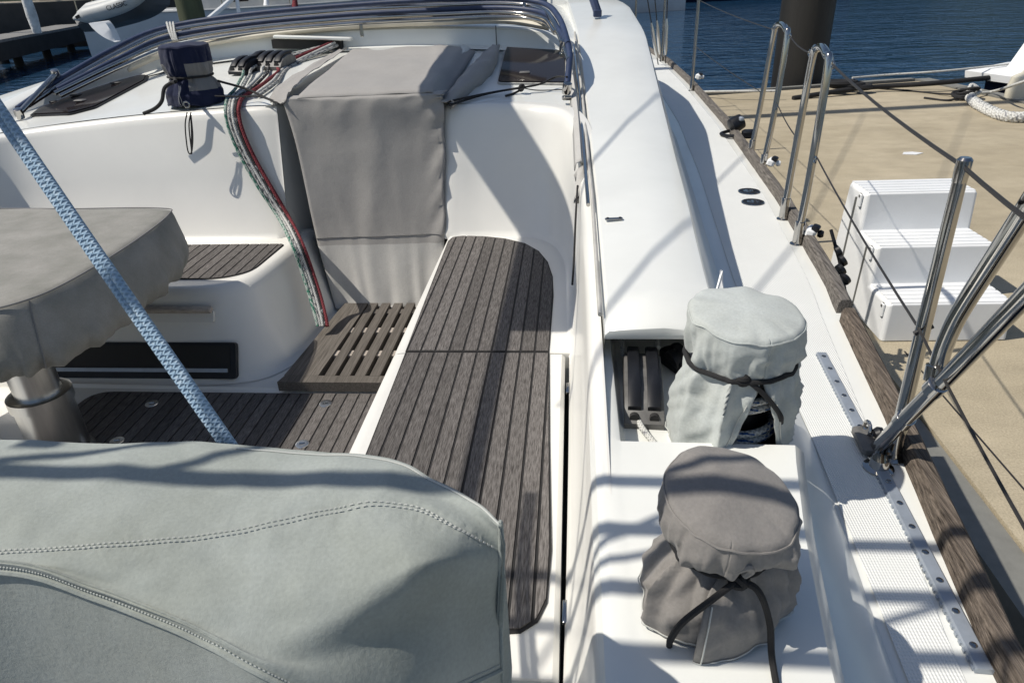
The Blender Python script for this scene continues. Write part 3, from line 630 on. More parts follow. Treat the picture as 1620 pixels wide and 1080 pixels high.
# ---------------------------------------------------------------- rope clutches on the cabin top (six in two banks)
def clutch_body(c, w, l, h, fwd, n_lev, par_name, parent, lev_mat=BLACK, body_mat=DGREY):
    """c: base centre; fwd: unit forward direction in plan"""
    f = V((*fwd, 0)).normalized(); s = V((f.y, -f.x, 0)); Z = V((0, 0, 1))
    prof = [(-0.56, 0), (-0.57, 0.22), (-0.46, 0.50), (-0.30, 0.78), (0.0, 0.98), (0.28, 1.0), (0.46, 0.72), (0.5, 0.0)]
    rings = [[c + s * (w * k) + f * (a * l) + Z * (z * h * q) for a, z in prof] for k, q in ((-0.5, 0.94), (-0.47, 1), (0.47, 1), (0.5, 0.94))]
    o = MB().loft(rings, True, True, True).build(par_name, body_mat, parent)
    for i in range(n_lev):
        k = (i + 0.5) / n_lev - 0.5; lw = w / n_lev * 0.33
        lp = [(-0.47, 0.42), (-0.47, 0.62), (-0.28, 0.98), (0.05, 1.18), (0.34, 1.2), (0.40, 1.04), (0.1, 0.95), (-0.25, 0.76)]
        MB().loft([[c + s * (w * k + lw * m_) + f * (a * l) + Z * (z * h * q) for a, z in lp] for m_, q in ((-1, 0.97), (-0.8, 1), (0.8, 1), (1, 0.97))], True, True, True).build("lever", lev_mat, o)
        MB().tube([c + s * (w * k) + f * (-0.545 * l) + Z * (0.34 * h), c + s * (w * k) + f * (-0.50 * l) + Z * (0.34 * h)], lw * 0.75, 12).build("line_hole", CAULK, o)
    return o
cf = on_top(482, 74) - on_top(415, 122); cfw = (cf.x, cf.y)
c1 = on_top(432, 108); clutch_body(c1, 0.25, 0.17, 0.082, (0.25, 1), 4, "rope_clutch", boat)["label"] = "bank of four black rope clutches"
c2 = on_top(390, 115); clutch_body(c2, 0.115, 0.17, 0.078, (0.25, 1), 2, "rope_clutch", boat, body_mat=BLACK)["label"] = "bank of two black rope clutches"
# starboard coaming clutch
c3 = V((0.175, 1.50, 1.194))
k3 = clutch_body(c3, 0.092, 0.26, 0.078, (0.05, 1), 2, "rope_clutch", boat); k3["label"] = "double rope clutch in the recess beside the pale winch cover"
b = MB(); 
for a in (-0.035, 0.0): b.lathe([(0.03, -0.012), (0.034, 0), (0.03, 0.012)], V((0.285 + a * 0.4, 1.66 + a, 1.225)), 16, (1, 0.5, 0.3))
b.box((0.28, 1.64, 1.215), (0.05, 0.11, 0.05), Matrix.Rotation(0.5, 3, 'Z'), 0.008); b.build("turning_block", BLACK, boat)
b = MB(); b.tube([(0.135, 1.62, 1.245), (0.13, 1.92, 1.27)], 0.007, 8); b.tube([(0.23, 1.66, 1.245), (0.235, 1.92, 1.265)], 0.007, 8); b.build("control_line", RP_WHITE, boat)

# ---------------------------------------------------------------- winches (mostly under their covers)
def winch(c, r, h):
    w = MB().lathe([(r * 1.12, 0), (r * 1.15, 0.012), (r * 1.05, 0.028), (r * 0.72, 0.05), (r * 0.66, h * 0.45), (r * 0.78, h * 0.62), (r * 0.98, h * 0.68), (r * 0.98, h * 0.78), (r * 0.8, h * 0.86), (r * 0.4, h * 0.9)], c, 36).build("winch", BLACK, boat)
    return w
W1 = V((0.350, 1.325, 1.194)); W2 = V((0.214, 0.800, 1.266)); W3 = on_top(312, 163)
w1 = winch(W1, 0.105, 0.29); winch(W2, 0.078, 0.20); winch(W3 + V((0, 0, 0.0)), 0.09, 0.20)
for i, z in enumerate((0.050, 0.068, 0.128, 0.147)):
    MB().tube([W1 + V((0.095 * math.cos(a) , 0.095 * math.sin(a), z + 0.002 * a)) for a in [2 * PI * k / 40 for k in range(41)]], 0.0085, 8).build("rope_turn", RP_BLUEF, w1)
MB().lathe([(0.128, 0.0), (0.130, 0.01), (0.121, 0.018)], W1 + V((0, 0, 0.001)), 40).build("winch_base", WHITEP, boat)

# ---------------------------------------------------------------- stanchions, lifelines, pushpit
def stanchion(y, top_z, parent_name="stanchion", lean=0.0, lab=None):
    x = rail_x(y) - 0.045
    o = MB().tube([(x, y, DECK + 0.10), (x + lean * 0.5, y, (DECK + top_z) / 2), (x + lean, y, top_z)], [0.0155, 0.0155, 0.0125] if lab else 0.0145, 14).build("stanchion", STEEL, boat)
    if lab: o["label"] = lab
    MB().lathe([(0.030, 0.0), (0.030, 0.006), (0.020, 0.010), (0.0185, 0.10), (0.016, 0.102)], (x, y, DECK + 0.004), 18).build("base", STEEL, o)
    return o, V((x + lean, y, top_z))
ga = [V((rail_x(y) - 0.03 , y, 1.84)) for y in (4.40, 4.02, 3.19, 2.86)]
for (ya, yb) in ((4.40, 4.02), (3.19, 2.86)):
    k = 0.04 if ya > 4 else -0.01; xa, xb = rail_x(ya) - 0.03 + k, rail_x(yb) - 0.03 + k; kl = 0.04 if ya > 4 else 0.015
    o = MB().tube(spline([(xa, ya, DECK + 0.06), (xa + kl * 0.5, ya, 1.4), (xa + kl, ya - 0.02, 1.78), (xa + kl, ya - 0.06, 1.825), ((xa + xb) / 2 + kl, (ya + yb) / 2, 1.84), (xb + kl, yb + 0.06, 1.825), (xb + kl, yb + 0.02, 1.78), (xb + kl * 0.5, yb, 1.4), (xb, yb, DECK + 0.06)], 8), 0.0155, 14).build("gate_stanchion", STEEL, boat)
    for x, y in ((xa, ya), (xb, yb)):
        MB().lathe([(0.030, 0.0), (0.030, 0.006), (0.021, 0.010), (0.0195, 0.10), (0.0165, 0.102)], (x, y, DECK + 0.003), 18).build("base", STEEL, o)
    for y, x, s in ((ya, xa, 1), (yb, xb, -1)):
        for z in (1.80, 1.45):
            MB().tube([V((x + kl * (z - DECK) / 0.7, y + s * 0.028 + 0.012 * math.cos(a), z + 0.012 * math.sin(a))) for a in [2 * PI * q / 12 for q in range(12)]], 0.004, 6, closed=True).build("wire_eye", STEEL, o)
s4, t4 = stanchion(1.40, 1.785, lean=-0.012, lab="tapered stanchion at the pushpit")
s4.data.vertices.foreach_get
MB().lathe([(0.0132, -0.035), (0.0145, -0.01), (0.0142, 0.008), (0.010, 0.013)], t4 + V((0, 0, 0.005)), 16).build("stanchion_cap", STEEL, s4)
far = [stanchion(7.0, 1.86)[1], stanchion(9.4, 1.88)[1], stanchion(11.6, 1.9)[1]]
def sag(a, b, s, n=8): return [a.lerp(b, k / n) - V((0, 0, s * 4 * (k / n) * (1 - k / n))) for k in range(n + 1)]
up = lambda y, z=1.80: V((rail_x(y) - 0.03 + (0.08 if y > 3.9 else 0.005) * (1 if z > 1.6 else 0.75), y, z))
aft_up, aft_lo = V((0.58, -0.6, 1.80)), V((0.60, -0.6, 1.36))
for a, b_, r in ((far[2], far[1], 0.003), (far[1], far[0], 0.003), (far[0], up(4.44), 0.003), (up(3.98), up(3.23), 0.003), (up(2.82), t4, 0.0042), (t4, V((0.62, 0.55, 1.80)), 0.0042)):
    MB().tube(sag(a, b_, 0.012), r, 6).build("lifeline", WIRE, boat)
dz = V((0, 0, -0.38))
for a, b_, r in ((far[0] + dz, up(4.44, 1.46), 0.0028), (up(3.98, 1.47), up(3.23, 1.45), 0.003), (up(2.82, 1.46), t4 + V((-0.006, 0, -0.345)), 0.0032), (t4 + V((-0.006, 0, -0.345)), V((0.66, 0.62, 1.36)), 0.0032)):
    MB().tube(sag(a, b_, 0.01), r, 6).build("lifeline", WIRE, boat)
# pushpit tubes rising aft from the rail
b0 = V((0.712, 1.36, DECK + 0.03)); X3 = 0.735
p3 = [atx(1383, 712, 0.722), atx(1428, 666, 0.727), atx(1500, 595, 0.735), atx(1560, 533, 0.735), atx(1640, 450, 0.735), atx(1800, 280, 0.735)]
MB().tube(p3, 0.0165, 16).build("pushpit_tube", STEEL, boat)
p2 = [atx(1478, 612, 0.735), atx(1488, 565, 0.738), atx(1505, 520, 0.74), atx(1528, 478, 0.742), atx(1575, 405, 0.744), atx(1640, 305, 0.744), atx(1720, 180, 0.744)]
MB().tube(spline(p2, 5), 0.0170, 16).build("pushpit_tube", STEEL, boat)
for px, py in ((1430, 664), (1480, 612)):
    MB().lathe([(0.0175, -0.016), (0.0205, -0.014), (0.0205, 0.014), (0.0175, 0.016)], atx(px, py, 0.73), 18, (p3[2] - p3[1])).build("tube_collar", STEEL, boat)
MB().lathe([(0.0175, -0.018), (0.0215, -0.016), (0.0215, 0.016), (0.0175, 0.018)], atx(1481, 590, 0.735), 18, (p2[1] - p2[0])).build("tube_collar", STEEL, boat)
MB().tube([atx(1383, 712, 0.722), V((0.712, 1.36, DECK))], 0.018, 14).build("pushpit_foot", STEEL, boat)
MB().tube([t4 + V((-0.012, -0.004, -0.36)), t4 + V((0.022, -0.004, -0.34))], 0.006, 8).build("wire_fitting", BLACK, boat)

# shrouds with their turnbuckles at the rail forward
for (xa, ya, xt, yt, zt) in ((1.08, 9.3, 0.2, 8.2, 6.0), (1.02, 9.0, -0.2, 8.0, 6.0), (1.12, 9.15, 0.95, 9.0, 6.0)):
    a = V((xa, ya, DECK)); t = V((xt, yt, zt)); d = (t - a).normalized()
    o = MB().tube([a, t], 0.006, 8).build("shroud", WIRE, boat)
    MB().tube([a + d * 0.1, a + d * 0.16, a + d * 0.42, a + d * 0.5], [0.012, 0.02, 0.02, 0.010], 10).build("turnbuckle", STEEL_B, o)

# perforated track on the side deck with its car
ta, tb_ = V((0.748, 1.895, DECK + 0.014)), V((0.682, 0.815, DECK + 0.014)); td = (tb_ - ta).normalized(); tn = V((-td.y, td.x, 0))
zz = lambda q: V((q.x, q.y, DECK + 0.012))
b = MB(); b.loft([[zz(q) + tn * s + V((0, 0, z)) for s, z in ((-0.0145, -0.005), (-0.0145, 0.004), (-0.012, 0.0065), (0.012, 0.0065), (0.0145, 0.004), (0.0145, -0.005))] for q in (ta, tb_)], True, True, True)
n = 66
for i in range(n):
    q = ta.lerp(tb_, (i + 0.5) / n); b.box(zz(q) + tn * -0.0152 + V((0, 0, -0.001)), (0.004, 0.008, 0.006), Matrix.Rotation(math.atan2(td.y, td.x) - PI / 2, 3, 'Z'))
trk = b.build("sail_track", ALU, boat, smooth=False)
bolt = None
for i in range(15):
    q = zz(ta.lerp(tb_, (i + 0.35) / 15)); 
    if bolt is None:
        bolt = MB().lathe([(0.0068, 0.0), (0.0064, 0.0018), (0.004, 0.0026), (0.0036, 0.0014), (0, 0.0012)], (0, 0, 0), 14).build("bolt", STEEL, trk); o = bolt
    else:
        o = bolt.copy(); col.objects.link(o); o.parent = trk
    o.location = q + V((0, 0, 0.0064))
cq = zz(atz(1372, 695, DECK + 0.03)); rm = Matrix.Rotation(math.atan2(td.y, td.x) - PI / 2, 3, 'Z')
car = MB().box(cq + V((0, 0, 0.014)), (0.046, 0.10, 0.026), rm, 0.006).build("track_car", DGREY, boat)
MB().tube([cq + V((0.004, 0.02 + 0.018 * math.cos(a), 0.036 + 0.018 * math.sin(a))) for a in [2 * PI * q / 12 for q in range(12)]], 0.005, 8, closed=True).build("car_eye", STEEL, car)
MB().lathe([(0.016, -0.01), (0.02, 0), (0.016, 0.01)], cq + V((0.02, -0.01, 0.04)), 14, (1, 0, 0.3)).build("sheave", BLACK, car)
MB().lathe([(0.034, 0.0), (0.034, 0.006), (0.022, 0.010), (0.019, 0.03)], V((0.712, 1.352, DECK + 0.008)), 16).build("pushpit_base", STEEL, boat)

# two deck filler caps
for px, py in ((1185, 303), (1191, 320)):
    c = atz(px, py, DECK + 0.011); o = MB().lathe([(0.056, 0.0), (0.055, 0.003), (0.050, 0.004)], c, 28).build("filler_cap", STEEL, boat)
    MB().lathe([(0.0495, 0.0), (0.0495, 0.0045), (0.03, 0.0048), (0.028, 0.003)], c, 28).build("cap_disc", BLACK, o)
    for s in (-1, 1): MB().box(c + V((s * 0.017, 0, 0.0052)), (0.005, 0.016, 0.001)).build("cap_mark", STEEL_B, o)

# blocks and clamps at the rail
def rail_block(c, s, lab, light):
    o = MB().box(c, (0.055 * s, 0.10 * s, 0.055 * s), Matrix.Rotation(-0.5, 3, 'Z') @ Matrix.Rotation(0.25, 3, 'Y'), 0.012 * s).build("rail_block", WHITEP if light else BLACK, boat); o["label"] = lab
    return o
for px, py, z in ((1221, 256, 1.10), (1284, 366, 0.995), (1106, 121, 1.19)):
    c = atx(px, py, z); o = rail_block(c, 0.75 if px > 1150 else 0.9, "white and black fender clip on the rail", True)
    MB().box(c + V((0.010, -0.016, 0.020)), (0.030, 0.045, 0.022), Matrix.Rotation(-0.5, 3, 'Z') @ Matrix.Rotation(0.25, 3, 'Y'), 0.004).build("clip_insert", BLACK, o)
    MB().lathe([(0.012, -0.012), (0.017, 0), (0.012, 0.012)], c + V((0.030, -0.022, -0.004)), 12, (1, -0.3, 0)).build("clip_knob", WHITEP if px < 1250 else BLACK, o)
# black furling block by the forward gate
c = atz(1165, 196, 1.17); b = MB()
b.lathe([(0.02, -0.045), (0.05, -0.04), (0.055, 0), (0.05, 0.04), (0.02, 0.045)], c, 18, (0.9, 0.3, 0.4))
b.tube(spline([c + V((-0.04, 0.02, -0.05)), c + V((-0.10, -0.02, -0.06)), c + V((-0.06, -0.10, -0.06)), c + V((0.04, -0.13, -0.05)), c + V((0.09, -0.16, -0.02))], 6), 0.012, 8)
b.box(c + V((0.06, -0.14, -0.04)), (0.09, 0.08, 0.05), None, 0.01); b.build("furling_block", BLACK, boat)
MB().box(c + V((0.02, -0.04, 0.04)), (0.03, 0.05, 0.03), None, 0.008).build("block_cheek", ALU, boat)
# black block hung outboard of the rail gap
b = MB(); c = atz(1328, 412, 1.02)
for k in range(4): b.lathe([(0.012, -0.012), (0.026, -0.008), (0.026, 0.008), (0.012, 0.012)], c + V((0.012 * (k % 2), -0.03 * k + 0.03, 0.03 - 0.03 * k)), 14, (1, 0.2 * k, 0.6))
b.tube([c + V((-0.02, 0.1, 0.1)), c, c + V((0.02, -0.08, -0.12))], 0.008, 6); b.build("fender_hook", BLACK, boat)

# mast and boom with its sail bag stand above the picture and throw the broad shadow
MB().tube([(CL, 8.2, 1.8), (CL, 8.2, 16)], 0.11, 14).build("mast", ALU, boat)
BZ = 3.0
MB().tube([(CL, 8.1, BZ - 0.05), (CL - 0.10, 0.55, BZ - 0.05)], 0.024, 12).build("boom", ALU, boat)
MB().loft([[V((CL + 0.15 * math.cos(a), y, BZ + 0.12 + 0.15 * math.sin(a))) for a in [2 * PI * k / 16 for k in range(16)]] for y in (2.05, 2.2, 4, 6, 8.05)], True, True, True).build("sail_bag", CV_NAVY, boat)
MB().tube([(CL, 8.2, 16), (CL + 0.0, -1.6, 1.7)], 0.006, 6).build("backstay", WIRE, boat)
# bimini hoops over the helm, behind and above the camera
for y, z, sgn in ((0.89, 2.86, 1), (0.76, 2.86, 1), (0.63, 2.84, 1), (0.515, 2.8, 1)):
    MB().tube(spline([(-3.0, y + 0.25, 1.4), (-2.9, y + 0.05, z - 0.5), (-2.5, y, z), (-1.2, y - 0.01, z + 0.04), (0.1, y, z), (0.5, y - 0.05, z - 0.08), (0.75, y - 0.3, z - 0.3), (0.8, -0.5, z - 0.9)], 6), 0.0165, 8).build("bimini_hoop", STEEL, boat)

MB().tube([(-1.52, 1.55, 3.02), (-1.5, 8.1, 7.42)], 0.007, 6).build("lazy_jack", WIRE, boat)
MB().tube([(-1.62, 0.56, 3.06), (-1.6, 8.1, 9.4)], 0.007, 6).build("topping_lift", WIRE, boat)
for a_, b_ in (((-1.39, 0.52, 2.82), (-0.85, 0.89, 2.90)), ((-1.66, 0.52, 2.82), (-0.8, 0.76, 2.89)), ((-0.6, 0.52, 2.82), (-0.25, 0.89, 2.87)), ((-0.9, 0.63, 2.86), (-0.2, 0.89, 2.88))):
    MB().tube([a_, b_], 0.009, 8).build("bimini_strap", CV_NAVY, boat)
# ---------------------------------------------------------------- cockpit table and its cover
tb = thing("cockpit_table", "cockpit table on a brushed steel pedestal, top hidden by its cover", "table", (-1.95, 1.99, SOLE))
pc = V((-1.93, 2.0, SOLE))
MB().lathe([(0.112, 0), (0.108, 0.01), (0.098, 0.02), (0.098, 0.225), (0.106, 0.228), (0.106, 0.268), (0.098, 0.272), (0.080, 0.272)], pc, 40).build("pedestal", STEEL_B, tb)
MB().lathe([(0.076, 0.27), (0.076, 0.62)], pc, 36).build("pedestal_tube", STEEL_B, tb)
MB().tube([pc + V((-0.14, -0.02, 0.40)), pc + V((-0.14, -0.02, 0.60))], 0.022, 12).build("lock_lever", STEEL, tb)
MB().box((-2.08, 2.22, SOLE + 0.66), (0.62, 0.7, 0.04), None, 0.01).build("tabletop", TEAK, tb)

tcz = 1.325
def table_cover():
    # plan outline of the top and of the hem, going round; right side faces the camera
    top_o = [(-1.66, 2.66), (-1.74, 2.74), (-2.1, 2.75), (-2.7, 2.72), (-2.72, 2.2), (-2.6, 1.72), (-2.1, 1.70), (-1.78, 1.73), (-1.66, 1.82), (-1.62, 2.0), (-1.62, 2.35)]
    hem_o = [(-1.60, 2.62), (-1.72, 2.78), (-2.1, 2.80), (-2.76, 2.78), (-2.78, 2.2), (-2.66, 1.66), (-2.1, 1.63), (-1.76, 1.65), (-1.62, 1.74), (-1.53, 1.98), (-1.55, 2.36)]
    n = 12; a = spline([(x, y, 0) for x, y in top_o], n, True); h = spline([(x, y, 0) for x, y in hem_o], n, True); N = len(a)
    cx = sum((p for p in a), V((0, 0, 0))) / N
    rings = []
    for t in (0.0, 0.25, 0.5, 0.7, 0.85, 0.94, 0.985):
        rings.append([(cx.lerp(p, t)) + V((0, 0, tcz + 0.006 * nz(p.x * 5 * t, p.y * 5 * t, 3) + 0.012 * (1 - t) - 0.004 * (t > 0.97))) for p in a])
    rings.append([p + V((0, 0, tcz - 0.010)) for p in a])
    M = 9
    for j in range(1, M + 1):
        t = j / M; R = []
        for i, (p, q) in enumerate(zip(a, h)):
            ph = i / N; k = math.sin(ph * 2 * PI * 19 + 2 * nz(ph * 20, 2)) ; s = (q - p)
            pt2 = p + s * (t ** 0.75) - (p - cx).normalized() * 0.03 * sst(0.8, 1.0, t) + s.normalized() * (0.009 * math.sin(ph * 2 * PI * 43 + 3 * nz(ph * 40, 1)) * sst(0.6, 1.0, t) + 0.008 * k * t ** 2 + 0.016 * nz(ph * 30, t * 2.0, 5) * t)
            R.append(V((pt2.x, pt2.y, tcz - 0.010 - 0.205 * t + 0.007 * nz(ph * 26, 7) * t - 0.003 * k * t)))
        rings.append(R)
    # turned hem, gathered by its cord
    rings.append([V((p.x + (cx.x - p.x) * 0.03, p.y + (cx.y - p.y) * 0.03, p.z - 0.012)) for p in rings[-1]])
    rings.append([V((p.x + (cx.x - p.x) * 0.10, p.y + (cx.y - p.y) * 0.10, p.z + 0.02)) for p in rings[-1]])
    o = MB().loft(rings, True).build("table_cover", CV_TABLE, None, sharp=80)
    seam = [p + (p - cx).normalized() * 0.002 + V((0, 0, tcz - 0.004)) for p in a]
    MB().tube(seam, 0.0028, 6, closed=True).build("piping", CV_GREY2, o)
    for i in (8 * n, ):
        MB().tube([V(rings[7 + j][i]) + V((0.002, -0.002, 0.001)) for j in range(M + 1)], 0.0022, 5).build("seam", CV_GREY2, o)
    return tag(o, "mildewed grey canvas cover over the cockpit table at the left", "table cover")
table_cover()

# ---------------------------------------------------------------- companionway cover
def door_cover():
    # front sheet: rows from hem to the top edge, columns from port to starboard
    rows = [((-1.235, 3.215, 0.625), (-0.66, 3.24, 0.62)), ((-1.25, 3.235, 0.665), (-0.66, 3.26, 0.66)), ((-1.315, 3.33, 0.93), (-0.655, 3.36, 0.93)), ((-1.345, 3.38, 1.15), (-0.645, 3.43, 1.2)), ((-1.375, 3.43, 1.42), (-0.635, 3.50, 1.45)), ((-1.41, 3.455, 1.60), (-0.63, 3.52, 1.60)), ((-1.41, 3.47, 1.640), (-0.63, 3.535, 1.640)), ((-1.40, 3.53, 1.646), (-0.625, 3.60, 1.642))]
    L = spline([r[0] for r in rows], 6); R = spline([r[1] for r in rows], 6); N = len(L)
    b = MB(); rings = []
    for i in range(N):
        v = i / (N - 1); rr = []
        for k in range(49):
            u = k / 48; p = L[i].lerp(R[i], u)
            low = 1 - sst(0.0, 0.42, v)
            d = 0.012 * (0.3 - abs(nz(u * 4 + v * 3, v * 5 - u * 2, 8))) * sst(0, 0.1, v) * (1 - sst(0.85, 0.95, v)) + 0.010 * low * math.sin(u * 34 + 2.5 * nz(u * 6, v * 3)) * sst(0, 0.08, v) + 0.022 * nz(u * 3, v * 2.2, 1) * sst(0.0, 0.2, v) * (1 - sst(0.8, 0.92, v))
            d += 0.016 * sst(0.84, 1.0, u) * math.sin(v * 75 - u * 30 + 3 * nz(v * 9, u * 3, 4)) * (1 - sst(0.75, 0.9, v)) * 0.6        # gathered starboard edge
            d += 0.05 * math.exp(-((u - 0.25 - 0.5 * v) / 0.10) ** 2) * (0.25 * (1 - v))                        # long soft fold
            dn = -0.008 * (1 - sst(0, 0.05, v)) * math.sin(u * 46 + 3 * nz(u * 9, 3))
            rr.append(p + V((0.004 * math.sin(v * 40) * sst(0.93, 1, u), -d, dn)))
        rings.append(rr)
    b.loft(rings)
    nq = N - 1
    o = b.build("companionway_cover", [CV_DOOR, CV_DOOR2], None, sharp=80)
    solidify(o, 0.003)
    me = o.data
    for p in me.polygons:
        if p.center.z < 0.945: p.material_index = 1
    # top sheet back over the sliding hatch
    def topf(u, v):
        xl = -1.40 - 0.18 * v * 0 + (-0.10) * v; xr = -0.625 + 0.0 * v
        y = 3.466 + (1.35 - 0.02 * u) * v + 0.066 * u * (1 - v); x = xl + (xr - xl) * u
        z = 1.6435 + 0.098 * v + 0.012 * sst(0, 0.08, v) * (1 - v) + 0.006 * nz(u * 5, v * 6, 2) + 0.006 * math.sin(u * 5 + v * 9) * v * (1 - v) * 2
        z -= 0.05 * sst(0.9, 1.0, u) * (1 - 0.35 * v) + 0.05 * (1 - sst(0, 0.08, u))
        z += 0.008 * math.exp(-((u - 0.93 + 0.2 * v) / 0.04) ** 2)
        return V((x, y, z))
    tp = MB().grid(topf, 40, 30).build("top_sheet", CV_DOOR, o, sharp=80); solidify(tp, 0.003)
    # stitched seam between the two cloths and the hem
    MB().tube([V(rings[13][k]) + V((0, -0.003, 0)) for k in range(49)], 0.0022, 5).build("seam", CV_GREY2, o)
    # loose starboard flap standing off the side, dark inside
    f = [(-0.64, 3.50, 1.60), (-0.60, 3.75, 1.655), (-0.56, 4.1, 1.70), (-0.52, 4.45, 1.735), (-0.50, 4.75, 1.74)]
    g = [(-0.60, 3.53, 1.56), (-0.53, 3.8, 1.60), (-0.47, 4.15, 1.63), (-0.46, 4.5, 1.66), (-0.49, 4.8, 1.70)]
    A, B = spline(f, 6), spline(g, 6)
    fl = MB().loft([[p.lerp(q, t) + V((0.030 * math.sin(PI * t), 0.02 * nz(i * 0.4, t * 3), 0.018 * math.sin(PI * t) + 0.012 * nz(i * 0.5, t * 3, 2))) for t in (0, .2, .4, .6, .8, 1)] for i, (p, q) in enumerate(zip(A, B))]).build("side_flap", CV_DOOR, o, sharp=80); solidify(fl, 0.003)
    # port side tuck, folded hard under the top sheet beside the clutches
    f = [(-1.41, 3.44, 1.63), (-1.55, 3.62, 1.615), (-1.60, 3.9, 1.65), (-1.56, 4.3, 1.70), (-1.50, 4.75, 1.75)]
    g = [(-1.395, 3.47, 1.655), (-1.42, 3.68, 1.68), (-1.44, 3.95, 1.70), (-1.44, 4.35, 1.73), (-1.46, 4.78, 1.755)]
    A, B = spline(f, 6), spline(g, 6)
    fl = MB().loft([[p.lerp(q, t) + V((0, 0.015 * nz(i * 0.4, t * 3), -0.012 * math.sin(PI * t) + 0.012 * nz(i * 0.5, t * 3, 9))) for t in (0, .2, .4, .6, .8, 1)] for i, (p, q) in enumerate(zip(A, B))]).build("side_flap", CV_DOOR, o, sharp=80); solidify(fl, 0.003)
    return tag(o, "stone grey canvas cover closing the companionway hatch", "hatch cover")
door_cover()

# cord with a knot tying that cover to the sprayhood foot, and the one to the port side
def knot(b, c, r, s):
    for k in range(3):
        ax = V((random.uniform(-1, 1), random.uniform(-1, 1), random.uniform(-1, 1))).normalized(); e1 = ax.orthogonal().normalized(); e2 = ax.cross(e1)
        b.tube([c + e1 * s * math.cos(a) + e2 * s * math.sin(a) for a in [2 * PI * q / 14 for q in range(14)]], r, 6, closed=True)
b = MB(); K = on_top(825, 139, 0.03)
b.tube(spline([V((-0.60, 3.52, 1.60)), on_top(775, 147, 0.02), K, on_top(855, 133, 0.04), on_top(880, 122, 0.06), aty(897, 122, 3.7)], 6), 0.0055, 6)
b.tube(spline([V((-0.60, 3.50, 1.585)), on_top(770, 149, 0.008), K, on_top(815, 147, 0.006), on_top(800, 152, 0.006)], 6), 0.0055, 6)
b.tube(spline([K, on_top(850, 143, 0.008), on_top(893, 142, 0.01)], 6), 0.003, 6)
knot(b, K, 0.006, 0.016)
tag(b.build("cord", CORD), "black cord knotted beside the starboard cabin hatch", "cord")
b = MB()
b.tube(spline([aty(440, 163, 3.50), aty(420, 155, 3.58), aty(390, 141, 3.66), aty(344, 128, 3.62)], 6), 0.006, 6)
b.tube(spline([aty(440, 164, 3.49), aty(410, 153, 3.58), aty(380, 153, 3.6), aty(340, 152, 3.6)], 6), 0.004, 6)
tag(b.build("cord", CORD), "black cord running from companionway cover to the navy winch cover", "cord")

